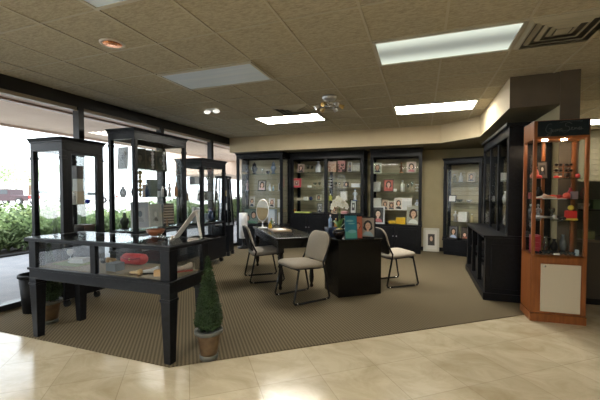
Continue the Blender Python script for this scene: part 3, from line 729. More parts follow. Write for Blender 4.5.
# --- topiaries
def topiary(x, y, z, label, sc_=1.0):
    t = thing('potted_topiary', label, 'potted plant', (x, y, z))
    TERR = noise_mat('glazed terracotta', (.075, .042, .02), (.16, .105, .055), 9, .4, 5)
    RIM = noise_mat('grey green glaze', (.07, .08, .075), (.12, .12, .10), 9, .35)
    p = MB().lathe([(.068, .035), (.078, .10), (.095, .19), (.098, .205)], TERR, 28)
    p.lathe([(.072, 0), (.074, .03), (.068, .038)], RIM, 28); o = p.build('pot', t)
    MB().lathe([(.098, .205), (.112, .21), (.114, .235), (.104, .24), (.095, .225), (.001, .222)], RIM, 28).build('rim', o)
    MB().cyl(0, 0, .21, .3, .012, col(.12, .07, .04)).build('stem', t)
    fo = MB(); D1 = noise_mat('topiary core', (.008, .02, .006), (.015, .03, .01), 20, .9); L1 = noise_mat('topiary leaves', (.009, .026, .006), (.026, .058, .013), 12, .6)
    def R(z):
        q = (z - .24) / .58
        return .004 + .118 * (1 - max(0, q) ** 1.15) * min(1, .55 + q * 4)
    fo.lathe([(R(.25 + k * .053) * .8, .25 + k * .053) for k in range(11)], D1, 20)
    def fp():
        z = .245 + .58 * (1 - math.sqrt(random.random()) * 1.0) ** 1.0 if random.random() < .7 else random.uniform(.245, .82)
        a = random.uniform(0, 6.283); r = R(z) * random.uniform(.82, 1.02)
        return (r * math.cos(a), r * math.sin(a), z), (math.cos(a), math.sin(a), .5)
    leafy(fo, L1, 4500, fp, .011); fo.build('foliage', t)
topiary(-1.615, 2.315, .008, 'cone topiary in a brown glazed pot in front of the showcase table')
topiary(-3.60, 2.40, .008, 'cone topiary in a pot half hidden behind the left legs of the showcase table')
# --- waste bin
t = thing('waste_bin', 'black waste bin on the carpet by the window at far left', 'waste bin', (-4.12, 2.57, .008))
bm_ = MB().lathe([(.10, 0), (.13, .40), (.122, .40), (.095, .01)], MATTE, 28).build('body', t)
MB().lathe([(.12, .39), (.142, .395), (.142, .425), (.128, .43), (.125, .40)], MATTE, 28).build('rim', t)

# --- tapered mirror tower, white pedestal
t = thing('tapered_display_tower', 'narrow black tapered display tower behind the window cases', 'display tower', (-4.02, 6.34, .008), math.radians(12))
MB().box(-.17, .17, -.15, .15, .08, .62, BLACK).box(-.19, .19, -.17, .17, .62, .65, BLACK).build('base_cabinet', t, .004)
for sx in (-1, 1):
    for sy in (-1, 1):
        MB().box(sx * .15 - .03, sx * .15 + .03, sy * .13 - .03, sy * .13 + .03, 0, .08, MATTE).build('foot', t, .004)
        MB().tube([(sx * .165, sy * .14, .65), (sx * .11, sy * .10, 1.66)], .022, BLACK, 4).build('post', t)
MB().box(-.14, .14, -.125, .125, 1.65, 1.69, BLACK).build('cap', t, .004)
for z in (.95, 1.25): MB().box(-.12, .12, -.09, .09, z, z + .008, SHELFG).build('shelf', t)
MB().add([(-.145, .1, .66), (.145, .1, .66), (.10, .075, 1.64), (-.10, .075, 1.64), (-.145, .106, .66), (.145, .106, .66), (.10, .081, 1.64), (-.10, .081, 1.64)], [(0, 1, 2, 3), (7, 6, 5, 4), (0, 4, 5, 1), (2, 6, 7, 3), (0, 3, 7, 4), (1, 5, 6, 2)], MIRROR).build('mirror', t)
t = thing('white_pedestal', 'white cylindrical pedestal on a black foot left of the back cabinets', 'pedestal', (-4.05, 7.25, .008))
MB().lathe([(.15, 0), (.14, .03), (.03, .06), (.03, .22), (.11, .24)], MATTE, 24).build('foot', t)
MB().lathe([(.10, .24), (.10, .84), (.095, .85)], WHITE, 28).build('column', t)

# --- framed picture leaning on the back wall
t = thing('picture_frame', 'large white framed picture leaning on the back wall right of the cabinets', 'picture', (.215, 8.26, .009))
picture_parts(t, .34, .53, .05, col(.62, .60, .52), col(.7, .68, .62), col(.05, .04, .035), col(.6, .42, .3), col(.03, .03, .03), 'mat', 9, .02)

# --- on the long table
TZ = .731
def onT(a, b): v = tc_ + E1 * a + E2 * b; return v.x, v.y
mx, my_ = onT(-.2, .49)
t = thing('vanity_mirror', 'oval white vanity mirror standing on the long black table', 'mirror', (mx, my_, TZ), math.radians(18))
MB().lathe([(.08, 0), (.08, .012), (.02, .022), (.012, .05), (.012, .14)], WHITE, 24).build('stand', t)
M = Matrix.Translation((0, 0, .31)) @ Matrix.Rotation(math.radians(78), 4, 'X') @ Matrix.Diagonal((.11, .20, 1, 1))
MB().lathe([(.93, -.014), (1.0, -.01), (1.0, .01), (.93, .014)], WHITE, 36, M=M).build('rim', t)
MB().lathe([(.90, .0145), (.90, .017)], MIRROR, 36, M=M, smooth=False).build('mirror_glass', t)
x, y = onT(-.1, .36); bottle(x, y, TZ, .03, .12, 'amber yellow bottle by the foot of the vanity mirror', col(.55, .38, .05, .2), BRASS)
x, y = onT(-.02, .42); bottle(x, y, TZ, .028, .15, 'clear pump bottle beside the amber one on the long table', GLASSW, SILVER)
x, y = onT(-.02, .6); figurine(x, y, TZ, .16, 'small green and brown figurine behind the vanity mirror', col(.12, .2, .08), col(.3, .15, .08))
x, y = onT(-.02, .02)
t = thing('tray', 'shallow tan tray with papers near the front end of the long table', 'tray', (x, y, TZ), A38)
MB().box(-.15, .15, -.2, .2, 0, .008, col(.42, .33, .22)).box(-.15, -.14, -.2, .2, .008, .022, col(.35, .26, .17)).box(.14, .15, -.2, .2, .008, .022, col(.35, .26, .17)).box(-.14, .14, -.2, -.19, .008, .022, col(.35, .26, .17)).box(-.14, .14, .19, .2, .008, .022, col(.35, .26, .17)).build('tray_body', t)
x, y = onT(-.02, .08); boxy(x, y, TZ + .009, .17, .2, .012, 'stack of white papers lying in the tan tray', PAPER, 'paper_stack', 'papers', 50)
x, y = onT(-.06, -.10); tag(MB().box(-.06, .06, -.035, .035, 0, .004, col(.5, .4, .3)).build('card', None, loc=(x, y, TZ + .009), rz=.3), 'tan card at the near end of the tray', 'card')

# --- on the pedestal desk
PZ = .7505
def onP(a, b): v = pc + E1 * a + E2 * b; return v.x, v.y
x, y = onP(.075, .14)
t = thing('potted_orchid', 'white orchid in a round black vase on the desk block', 'potted plant', (x, y, PZ))
vs = MB().lathe([(.035, 0), (.055, .015), (.083, .055), (.088, .08), (.078, .105), (.062, .122), (.056, .12), (.05, .10)], mat('black glaze', (.015, .012, .012), .12), 28).build('vase', t)
MB().ell((0, 0, .112), (.055, .055, .022), noise_mat('golden moss', (.35, .28, .08), (.5, .42, .15), 60, .9, bump=.6)).build('moss', t)
GRN = mat('orchid leaf', (.07, .17, .03), .35)
for k, (a, L, up) in enumerate(((2.9, .13, .10), (-.5, .10, .15), (.5, .14, .08), (4.0, .10, .12), (1.6, .12, .12))):
    lf = MB(); v = []; N = 7
    for i in range(N):
        q = i / (N - 1); wd = .022 * math.sin(PI * min(1, q * .9 + .1)) + .002
        px, pz = L * q, .12 + up * math.sin(q * 2.2)
        v += [(px * math.cos(a) - wd * math.sin(a), px * math.sin(a) + wd * math.cos(a), pz), (px * math.cos(a), px * math.sin(a), pz - .006), (px * math.cos(a) + wd * math.sin(a), px * math.sin(a) - wd * math.cos(a), pz)]
    fs = []
    for i in range(N - 1): fs += [(3 * i, 3 * i + 1, 3 * i + 4, 3 * i + 3), (3 * i + 1, 3 * i + 2, 3 * i + 5, 3 * i + 4)]
    lf.add(v, fs, GRN, True).build('leaf', t)
st1 = [(0, 0, .12), (.01, 0, .28), (.005, 0, .42), (-.03, -.01, .50), (-.09, -.02, .53), (-.13, -.03, .48)]
st2 = [(0, .01, .12), (-.01, .01, .27), (-.0, .01, .40), (.04, .0, .48), (.09, -.01, .50), (.13, -.02, .46)]
for s_ in (st1, st2): MB().tube(s_, .0035, col(.12, .2, .06)).build('stem', t)
PET = mat('white petals', (.9, .9, .84), .6)
def flower(c, ax, r):
    q = Vector(ax).normalized().to_track_quat('Z', 'Y').to_matrix().to_4x4(); M = Matrix.Translation(c) @ q
    m = MB()
    for k in range(5):
        a = k * 2 * PI / 5; m.ell((r * .55 * math.cos(a), r * .55 * math.sin(a), 0), (r * .5 if k % 2 else r * .42, r * .45, r * .09), PET, 10, 6, M)
    m.ell((0, 0, r * .12), (r * .14, r * .14, r * .16), col(.6, .5, .12), 8, 6, M); m.build('flower', t)
fl = [(x * .68 + .01, y, z * .86 + .03) for x, y, z in [(-.13, -.04, .47), (-.10, -.04, .52), (-.055, -.03, .545), (-.01, -.03, .53), (.035, -.03, .515), (.08, -.03, .51), (.12, -.03, .475), (-.075, -.05, .475), (-.03, -.05, .49), (.02, -.05, .475), (.0, .0, .56), (.14, -.02, .44), (-.15, -.03, .43), (-.04, -.01, .58), (.06, -.05, .46)]]
for k, c in enumerate(fl): flower(c, (random.uniform(-.5, .5), -1, random.uniform(-.2, .6)), .033)
R5 = col(.0, .16, .20, .3)
x, y = onP(.205, .05); frame(x, y, PZ, .165, .30, 'tall blue green seaside print leaning on the desk block right of the orchid', bg=col(.03, .22, .32, .3), fm=col(.03, .16, .22, .3), skin=col(.18, .45, .50), cloth=col(.10, .38, .33), kind='beach', rz=30, b=.006, tilt=6)
x, y = onP(.32, .08); frame(x, y, PZ, .11, .285, 'narrow orange red portrait print between the seaside print and black frame', bg=col(.45, .11, .05), fm=col(.30, .07, .04), hair=col(.15, .03, .02), skin=col(.65, .32, .2), cloth=col(.5, .08, .04), rz=20, b=.005, tilt=6)
x, y = onP(.45, .06); frame(x, y, PZ, .20, .285, 'black framed portrait of a dark haired person at the right edge of the desk block', bg=col(.30, .25, .20), hair=col(.01, .008, .008), skin=col(.55, .33, .22), cloth=col(.25, .35, .4), rz=8, b=.016, tilt=14)
x, y = onP(.08, .37)
t = thing('jewelry_box', 'dark blue box at the rear corner of the desk block', 'box', (x, y, PZ), A38)
MB().box(-.09, .09, -.07, .07, 0, .10, col(.03, .045, .09, .25)).build('body', t, .003); MB().box(-.093, .093, -.073, .073, .10, .125, col(.06, .08, .14, .2)).build('lid', t, .003)
bottle(x - .03, y - .01, PZ + .126, .026, .17, 'blue and white bottle on top of the dark blue box', col(.35, .5, .75, .2), PAPER)
bottle(x + .04, y + .02, PZ + .126, .02, .12, 'small amber bottle on top of the dark blue box', col(.4, .2, .05, .2), BRASS)

# --- showcase table contents
CZ = .669; TT = .943
def R_(a): return math.radians(a)
t = thing('handbag', 'red leather clutch bag inside the glass showcase table', 'bag', (-2.56, 2.49, CZ), R_(4))
rb = MB(); v = []; f = []; N = 14
RED = noise_mat('red leather', (.55, .04, .05), (.68, .07, .07), 14, .4, 4, .3)
rb.lathe([(.001, -.12), (.045, -.118), (.06, -.10), (.062, 0), (.06, .10), (.045, .118), (.001, .12)], RED, 18, M=Matrix.Translation((0, 0, .052)) @ Matrix.Rotation(PI / 2, 4, 'Y') @ Matrix.Diagonal((.85, 1.05, 1, 1)))
rb.build('body', t)
MB().tube([(-.11, -.05, .075), (-.04, -.066, .06), (.04, -.066, .06), (.11, -.05, .075)], .006, col(.35, .02, .03)).build('flap_edge', t)
MB().ell((0, -.066, .058), (.012, .005, .012), BRASS).build('clasp', t)
tag(MB().box(-.16, .16, -.09, .09, 0, .006, col(.22, .28, .13, .9)).build('felt_mat', None, loc=(-3.13, 2.31, CZ)), 'green felt mat lying in the left half of the showcase table', 'mat')
boxy(-3.10, 2.35, CZ + .007, .15, .09, .045, 'white folded purse on the green felt mat', col(.6, .63, .66), 'purse', 'purse', 12, lid=col(.7, .72, .75))
goblet(-3.22, 2.35, CZ + .007, .03, .12, 'frosted cup at the left end of the green mat', col(.65, .7, .75))
ballm(-2.87, 2.42, CZ, .03, 'round black trinket near the middle bar of the showcase table', col(.01, .01, .012, .1), 'trinket')
boxy(-2.52, 2.24, CZ, .11, .10, .07, 'grey display block beside the middle bar of the showcase', col(.2, .23, .27), 'display_block', 'block')
t = thing('scarf', 'twisted tan scarf lying left of the red clutch bag', 'scarf', (-2.83, 2.44, CZ))
MB().tube([(-.09, .0, .02), (-.04, .03, .03), (0, -.01, .035), (.05, .02, .03), (.05, -.02, .018)], [.014, .022, .025, .022, .01], col(.42, .3, .18, .9)).build('scarf_body', t); MB().tube([(.03, .0, .022), (.08, -.04, .012)], [.018, .01], col(.55, .45, .32, .9)).build('scarf_tail', t)
boxy(-2.20, 2.33, CZ, .20, .10, .02, 'flat brown leather case inside the showcase table', col(.2, .11, .05), 'leather_case', 'case', 10)
shoe(-2.14, 2.24, CZ, .15, 'silver and black slipper in the right half of the showcase', col(.55, .57, .6, .3), K, 205)
shoe(-2.22, 2.17, CZ, .13, 'tan slipper in front of the brown leather case', col(.5, .36, .2), col(.1, .06, .03), 170)
boxy(-2.01, 2.21, CZ, .08, .05, .05, 'small orange tan carton in the front right corner of the showcase', col(.6, .36, .15), 'carton', 'carton', 25)
shoe(-1.94, 2.40, CZ, .17, 'white and red ornamental shoe behind the right end pane of the showcase', col(.7, .6, .55), col(.6, .08, .08), 230)
ballm(-1.93, 2.28, CZ, .028, 'small black perfume bottle stopper in the right end of the showcase', K, 'stopper')
bowl(-2.355, 2.545, TT, .085, .06, 'reddish brown wooden bowl on top of the showcase table', noise_mat('bowl wood', (.16, .05, .02), (.25, .09, .04), 12, .4))
t = thing('easel_card', 'white leaning card on an easel strut at the right end of the showcase top', 'card', (-1.93, 2.50, TT), R_(22))
MB().add([(-.13, -.10, 0), (-.13, .09, 0), (.055, .09, .25), (.055, -.10, .25), (-.122, -.10, 0), (-.122, .09, 0), (.062, .09, .25), (.062, -.10, .25)], [(0, 1, 2, 3), (7, 6, 5, 4), (0, 3, 7, 4), (1, 5, 6, 2), (3, 2, 6, 7), (0, 4, 5, 1)], PAPER).build('panel', t)
MB().add([(.055, -.035, .235), (.055, .015, .235), (.095, .015, 0), (.095, -.035, 0), (.067, -.035, .235), (.067, .015, .235), (.105, .015, 0), (.105, -.035, 0)], [(0, 1, 2, 3), (7, 6, 5, 4), (0, 3, 7, 4), (1, 5, 6, 2), (3, 2, 6, 7), (0, 4, 5, 1)], PAPER).build('easel_strut', t)
vase(-1.97, 2.31, TT, .03, .045, 'small silver dish on the showcase top before the white leaning card', SILVER, 'dish', 'dish')
for k, (x, y) in enumerate(((-2.10, 2.36), (-2.20, 2.42))): vase(x, y, TT, .022, .04, ('tiny glass votive nearer the leaning card on the showcase top', 'tiny glass votive nearer the wooden bowl on the showcase top')[k], GLASSW, 'votive', 'votive')

# --- nearest window case (x -4.39..-3.85, y 2.74..3.27)
bz = .809; Q = .008
frame(-4.20, 3.06, 1.205, .17, .22, 'grey hung picture on the upper shelf of the nearest window case', fm=col(.10, .13, .12), bg=col(.12, .17, .16), hair=col(.05, .07, .07), skin=col(.15, .2, .19), cloth=col(.08, .1, .1), rz=-12)
boxy(-3.98, 3.02, 1.205, .09, .09, .16, 'upright beige carton on the shelf of the nearest window case', col(.45, .38, .28))
boxy(-3.98, 3.02, 1.366, .08, .08, .15, 'white carton stacked on the beige one in the nearest window case', col(.5, .5, .48))
boxy(-3.98, 3.02, 1.517, .085, .085, .16, 'dark carton topmost of the stack in the nearest window case', col(.06, .05, .06))
ballm(-4.02, 3.17, 1.205, .03, 'cobalt blue glass ball on the shelf of the nearest window case', col(.03, .05, .6, .15), 'glass_ball')
figurine(-4.22, 2.90, bz, .28, 'dark figurine at the bottom left of the nearest window case', col(.03, .04, .035))
frame(-4.04, 2.90, bz, .16, .24, 'dark framed portrait on the floor of the nearest window case', bg=col(.06, .05, .05), rz=15)
boxy(-4.0, 3.1, bz, .2, .14, .14, 'dark brown lidded box on the floor of the nearest window case', col(.05, .03, .03), lid=col(.09, .05, .04))
boxy(-4.24, 3.14, bz, .14, .12, .10, 'pale carton at the window side floor of the nearest case', col(.4, .4, .38))
bottle(-3.94, 2.93, 1.205, .024, .15, 'slim white bottle near the corner post of the nearest window case', PAPER)

# --- middle window case (x -4.24..-3.75, y 3.68..4.78)
frame(-4.09, 3.78, 1.689, .20, .32, 'large grey picture leaning at the top left of the middle window case', fm=col(.30, .30, .27), bg=col(.24, .25, .23), kind='mat', hair=col(.18, .19, .17), skin=col(.05, .05, .05), cloth=col(.24, .25, .23), rz=-5, tilt=3)
for k, (yy, tx) in enumerate(((4.02, 'nearest to the camera'), (4.24, 'in the middle'), (4.46, 'farthest from the camera'))):
    frame(-3.99, yy, 1.689, .19, .33, 'dark green book cover display on the top shelf, %s of three' % tx, fm=col(.08, .07, .045), bg=col(.035, .04, .03), hair=col(.02, .02, .015), skin=col(.12, .11, .08), cloth=col(.05, .06, .04), rz=62, tilt=6)
def beads(x, y, z, n, r, label, m):
    mb = MB().cyl(0, 0, 0, .01, r * 2, K)
    mb.cyl(0, 0, .01, .01 + n * r * 1.9, r * .2, K, 8)
    for k in range(n): mb.ell((0, 0, .012 + r + k * r * 1.85), (r * (1 if k % 2 else .7), r * (1 if k % 2 else .7), r), m, 10, 6)
    tag(mb.build('beaded_column', None, loc=(x, y, z)), label, 'ornament')
beads(-3.85, 4.12, 1.689, 7, .023, 'silver beaded column nearer the camera on the top shelf of the middle case', SILVER)
beads(-3.85, 4.36, 1.689, 7, .023, 'silver beaded column farther back on the top shelf of the middle case', SILVER)
beads(-3.90, 3.92, 1.279, 6, .034, 'gold and black beaded column on the lower glass shelf of the middle case', col(.35, .28, .12, .3, .6))
boxy(-3.92, 4.17, 1.279, .10, .13, .27, 'tall dark green carton on the lower glass shelf of the middle case', col(.06, .09, .08))
bottle(-3.85, 4.32, 1.279, .022, .20, 'slim silver bottle right of the dark green carton', SILVER, K)
bottle(-3.90, 4.44, 1.279, .03, .16, 'black bottle with white cap on the lower glass shelf of the middle case', K, PAPER)
figurine(-3.92, 4.56, 1.279, .22, 'white figurine beside the black bottle in the middle window case', col(.6, .6, .6))
bottle(-3.88, 4.67, 1.279, .025, .24, 'amber bottle at the far end of the middle case shelf', col(.45, .22, .12, .2), BRASS)
vase(-4.1, 3.80, 1.279, .05, .16, 'dark grey vase at the near end of the middle case shelf', col(.08, .09, .1, .2))
frame(-4.0, 4.02, bz, .26, .40, 'white poster with a faint line drawing in the middle window case', fm=PAPER, bg=col(.50, .55, .68), kind='mat', hair=col(.58, .62, .72), skin=col(.2, .25, .35), cloth=col(.4, .45, .55), rz=55, b=.012)
frame(-3.96, 4.30, bz, .19, .36, 'grey panel picture beside the white poster in the middle window case', fm=col(.38, .39, .38), bg=col(.33, .34, .33), kind='mat', hair=col(.28, .29, .29), skin=col(.45, .45, .44), cloth=col(.1, .1, .1), rz=60)
t = thing('display_rack', 'striped wooden card rack at the far end of the middle window case', 'rack', (-3.96, 4.58, bz), R_(65))
MB().box(-.09, .09, 0, .012, 0, .36, col(.10, .08, .07)).box(-.1, .1, -.01, .06, 0, .02, K).build('rack_panel', t)
for k in range(7): MB().box(-.08, .08, -.016, 0, .04 + k * .045, .056 + k * .045, col(.45, .38, .32)).build('rack_slat', t)
t = thing('jewelry_bust', 'black velvet necklace bust at the near corner of the middle window case', 'bust', (-4.08, 3.80, bz))
MB().lathe([(.06, 0), (.065, .015), (.045, .03), (.05, .06), (.075, .12), (.06, .16), (.028, .18), (.026, .24), (.001, .25)], K, 20, sy=.7).build('bust_body', t)

bottle(-3.90, 4.05, 1.279, .026, .21, 'dark blue bottle between the gold column and the green carton', col(.03, .05, .1, .2), SILVER)
boxy(-4.12, 4.30, 1.279, .12, .12, .20, 'brown carton at the window side of the middle case lower glass shelf', col(.2, .12, .08))
boxy(-4.12, 4.55, 1.279, .14, .10, .13, 'white and grey carton at the window side near the far end of the middle case', col(.4, .4, .42), lid=K)
vase(-4.14, 4.05, 1.279, .05, .19, 'black slender vase at the window side of the middle case lower glass shelf', K)
figurine(-3.84, 4.40, bz, .13, 'small brown figurine before the striped rack in the middle window case', col(.2, .1, .05))
boxy(-4.13, 4.05, bz, .10, .10, .12, 'silver grey jewelry carton near the black bust in the middle window case', col(.3, .31, .33))
bottle(-4.12, 4.66, 1.689, .03, .22, 'black bottle at the far end of the top shelf in the middle window case', K)
# --- farthest window case
figurine(-3.72, 5.12, 1.199, .20, 'black figurine nearest the camera on the lower shelf of the farthest window case', K)
bottle(-3.72, 5.62, 1.199, .03, .22, 'tall black bottle at the far end of the farthest window case lower shelf', K, SILVER)
bottle(-4.02, 5.12, 1.199, .035, .2, 'brown bottle at the window side of the farthest window case', col(.15, .08, .05, .2))
boxy(-4.0, 5.6, 1.199, .12, .12, .18, 'dark carton at the window side far corner of the farthest window case', col(.07, .07, .08))
bottle(-3.75, 5.18, 1.499, .028, .13, 'short white bottle on the top shelf of the farthest window case', PAPER, K)
vase(-4.02, 5.5, 1.499, .045, .15, 'black vase on the top shelf of the farthest window case', K)
boxy(-3.80, 5.35, bz, .09, .09, .15, 'blue grey carton on the main deck of the farthest window case', col(.15, .18, .25))
bottle(-3.85, 5.12, bz, .04, .28, 'tall grey bottle at the near side of the farthest window case', col(.3, .32, .35, .2))
boxy(-3.95, 5.35, bz, .16, .14, .26, 'white gift box inside the farthest window case', col(.65, .67, .7), lid=PAPER)
vase(-3.80, 5.55, bz, .06, .24, 'dark blue vase at the far side of the farthest window case', col(.04, .06, .12, .15))
bottle(-3.82, 5.2, 1.199, .03, .2, 'silver flask on the lower shelf of the farthest window case', SILVER)
figurine(-3.9, 5.45, 1.199, .22, 'pale figurine on the lower shelf of the farthest window case', col(.55, .53, .5))
boxy(-3.95, 5.25, 1.499, .12, .12, .14, 'grey carton on the top shelf of the farthest window case', col(.25, .25, .27))
goblet(-3.82, 5.5, 1.499, .04, .16, 'glass goblet on the top shelf of the farthest window case')
bottle(-4.02, 6.33, .966, .03, .14, 'white bottle on the lower shelf of the tapered tower', PAPER)
vase(-4.02, 6.33, 1.266, .035, .12, 'small bronze vase on the upper shelf of the tapered tower', BRASS)

# --- left back cabinet; y of its shelves about 8.05
YS = 7.74
def sx(u, y=None): return xat(u, y or YS)
z4, z3, z2, z1 = 1.81 + Q - .006, 1.39 + Q - .006, .98 + Q - .006, .5585
z4 += .001; z3 += .001; z2 += .001
boxy(sx(245), YS, z4, .10, .10, .05, 'small tan box on the top shelf of the left back cabinet', col(.4, .33, .2))
urn(sx(254.5), YS, z4, .085, .30, 'black lidded urn on the top shelf of the left back cabinet', col(.015, .02, .03, .2), col(.03, .03, .04, .2))
goblet(sx(262.5), YS, z4, .035, .14, 'small clear goblet right of the black urn')
bowl(sx(268), YS, z4, .05, .07, 'small black bowl between the goblet and the grey urn', K)
urn(sx(273.5), YS, z4, .07, .31, 'grey blue urn at the right of the top shelf in the left back cabinet', col(.15, .2, .28, .2), col(.2, .25, .32, .2))
figurine(sx(247.5), YS, z3, .27, 'pink and grey figurine at the left of the second shelf', col(.35, .25, .25), col(.2, .18, .2))
frame(sx(262.5), YS - .05, z3, .22, .26, 'black framed photo of a long haired person in the left back cabinet', bg=col(.45, .4, .36), hair=col(.03, .015, .01), cloth=col(.6, .4, .42))
bottle(sx(270), YS, z3, .03, .18, 'white bottle with silver cap right of the long haired portrait', col(.6, .63, .68))
bottle(sx(273.3), YS, z3, .026, .14, 'shorter blue tinted bottle next to the white one', col(.3, .4, .5, .2))
frame(sx(279.7), YS + .03, z3, .10, .19, 'narrow white framed photo at the right of the second shelf', fm=PAPER, bg=col(.1, .1, .1))
frame(sx(251.5), YS, z2, .15, .27, 'small portrait of a dark haired person on the third shelf of the left back cabinet', fm=col(.45, .42, .38), bg=col(.5, .45, .4), cloth=col(.06, .08, .12))
frame(sx(271.5), YS, z2, .15, .22, 'pale pink portrait on the third shelf right of the vanity mirror', fm=PAPER, bg=col(.6, .5, .45), hair=col(.2, .08, .04), skin=col(.7, .45, .35))
boxy(sx(280), YS, z2, .09, .10, .20, 'white carton at the right of the third shelf in the left back cabinet', PAPER)
frame(sx(252), YS - .1, z1, .40, .38, 'wide dark poster of two faces at the bottom of the left back cabinet', fm=col(.05, .07, .06), bg=col(.10, .14, .12), hair=col(.02, .02, .02), kind='faces', cloth=col(.05, .15, .08), b=.012)
boxy(sx(272.5), YS, z1, .18, .14, .38, 'tall pale blue carton at the bottom of the left back cabinet', col(.5, .56, .65))
boxy(sx(280.5), YS, z1, .08, .12, .30, 'narrow white carton beside the tall pale blue one', PAPER)

YS = 8.02
# --- wide middle cabinet
z5, z6, z7, z0_ = 1.84 + Q - .005, 1.47 + Q - .005, 1.15 + Q - .005, .8485
frame(sx(300.5), YS, z5, .17, .22, 'pink toned photo on the top shelf of the middle cabinet at left', fm=col(.4, .3, .28), bg=col(.35, .25, .22), skin=col(.65, .42, .36))
goblet(sx(308), YS, z5, .04, .20, 'taller clear goblet on the top shelf of the middle cabinet')
goblet(sx(312), YS, z5, .035, .16, 'shorter clear goblet on the top shelf of the middle cabinet')
bottle(sx(318.3), YS, z5, .07, .27, 'stout white bottle with blue label at the middle post', col(.62, .64, .7), SILVER)
boxy(sx(332.5), YS, z5, .21, .12, .25, 'beige floral box on the top shelf right of the middle post', noise_mat('floral card', (.6, .5, .4), (.35, .15, .1), 30, .7), lid=col(.5, .35, .3))
boxy(sx(342), YS, z5, .18, .12, .26, 'pink and black patterned box on the top shelf', noise_mat('rose card', (.5, .25, .24), (.03, .02, .02), 22, .7, lo=.45, hi=.55), lid=col(.45, .2, .2))
frame(sx(349.5), YS, z5, .09, .24, 'narrow white framed photo between the patterned boxes', fm=PAPER, bg=col(.1, .1, .1))
boxy(sx(356.5), YS, z5, .17, .12, .20, 'grey patterned box at the right of the top shelf', noise_mat('grey card', (.3, .3, .28), (.5, .48, .42), 25, .7), lid=col(.2, .2, .18))
t = frame(sx(297), YS - .05, z6, .24, .23, 'square red framed picture on the second shelf of the middle cabinet', fm=col(.50, .06, .09), bg=col(.45, .35, .3), kind='mat', hair=col(.3, .1, .1), skin=col(.7, .7, .68), b=.05)
boxy(sx(309.5), YS, z6, .09, .06, .05, 'small white card box on the second shelf of the middle cabinet', PAPER)
goblet(sx(315), YS, z6, .045, .12, 'wide clear goblet on the second shelf left of the middle post')
goblet(sx(319.5), YS, z6, .03, .13, 'slim clear goblet on the second shelf beside the middle post')
dishes(sx(330), YS, z6, .06, 4, 'white four tier stand on the second shelf right of the middle post', PAPER)
goblet(sx(336), YS, z6, .03, .13, 'clear goblet just right of the white tier stand')
goblet(sx(339.5), YS, z6, .03, .12, 'second clear goblet to the right of the white tier stand')
frame(sx(346), YS, z6, .15, .14, 'small dark brown picture on the second shelf of the middle cabinet', fm=col(.2, .15, .1), bg=col(.12, .1, .08))
boxy(sx(356), YS, z6, .20, .14, .09, 'flat white box at the right of the second shelf', col(.62, .64, .68), lid=PAPER)
boxy(sx(300), YS, z7, .14, .12, .06, 'low cream box on the third shelf of the middle cabinet', col(.55, .5, .4))
boxy(sx(306), YS, z7, .10, .10, .09, 'white cube box on the third shelf of the middle cabinet', PAPER)
ballm(sx(311), YS, z7, .05, 'dark blue ball ornament on the third shelf of the middle cabinet', col(.03, .04, .1, .15), 'ornament')
frame(sx(318.5), YS, z7, .13, .15, 'cream framed photo on the third shelf next to the middle post', fm=col(.6, .55, .4), bg=col(.4, .38, .3))
bottle(sx(330.5), YS, z7, .04, .17, 'yellow green bottle on the third shelf right of the middle post', col(.55, .55, .08, .3), PAPER)
boxy(sx(344), YS, z7, .15, .12, .22, 'white square box behind the orchid blossoms', PAPER)
figurine(sx(355), YS, z7, .28, 'white and blue figurine at the right of the third shelf', col(.55, .6, .7), col(.1, .15, .35))
boxy(sx(293.5), YS, z0_, .10, .10, .08, 'small orange box at the bottom left of the middle cabinet', col(.5, .2, .06))
t = thing('tray', 'yellow green tray at the bottom of the middle cabinet', 'tray', (sx(304.5), YS - .1, z0_))
MB().box(-.19, .19, -.1, .1, 0, .02, col(.45, .52, .12)).build('tray_body', t, .004); MB().box(-.195, .195, -.105, -.095, .02, .035, col(.55, .6, .2)).build('tray_rim', t)
frame(sx(320), YS - .05, z0_, .12, .24, 'black framed black and white photo left of the middle post', bg=col(.5, .5, .5), skin=col(.6, .6, .6))
frame(sx(335), YS - .1, z0_, .14, .16, 'brown portrait at the bottom shelf behind the orchid stem', fm=col(.3, .2, .12), bg=col(.4, .3, .2))
boxy(sx(345), YS, z0_, .16, .12, .05, 'flat pink box at the bottom of the middle cabinet', col(.55, .25, .28))
frame(sx(353.5), YS - .05, z0_, .16, .34, 'tall black framed photo with white mat at the bottom right of the middle cabinet', bg=col(.6, .6, .6), kind='mat', hair=col(.1, .1, .1), skin=col(.6, .6, .6), b=.02)

# --- right back cabinet
za, zb_, zc_, zd = 1.79 + Q - .005, 1.37 + Q - .005, .95 + Q - .005, .6385
frame(sx(377), YS, za, .20, .25, 'white framed faded photo at the left of the top shelf in the right back cabinet', fm=col(.6, .62, .52), bg=col(.45, .5, .4), hair=col(.15, .12, .08))
figurine(sx(401), YS, za, .23, 'dark bronze figurine with a painted orange glint on the top shelf of the right back cabinet', col(.10, .05, .03, .2), col(.5, .2, .08, .2))  # orange base and hair carry the glint as colour
frame(sx(411), YS, za, .20, .25, 'white framed photo of a pink dressed person on the top shelf', fm=col(.6, .5, .42), bg=col(.5, .4, .35), cloth=col(.5, .15, .18))
boxy(sx(377), YS, zb_, .15, .12, .22, 'clear white carton at the left of the second shelf in the right back cabinet', col(.45, .47, .45))
frame(sx(388.5), YS - .04, zb_, .22, .28, 'red toned portrait in a dark frame on the second shelf', fm=col(.05, .03, .03), bg=col(.5, .12, .09), skin=col(.65, .4, .32), cloth=col(.4, .06, .05))
boxy(sx(395), YS, zb_, .07, .07, .06, 'tiny white box right of the red toned portrait', PAPER)
bottle(sx(402.5), YS, zb_, .05, .25, 'tall silver bottle on the second shelf of the right back cabinet', col(.5, .52, .5, .2))
goblet(sx(408), YS, zb_, .035, .18, 'clear goblet on the second shelf right of the silver bottle')
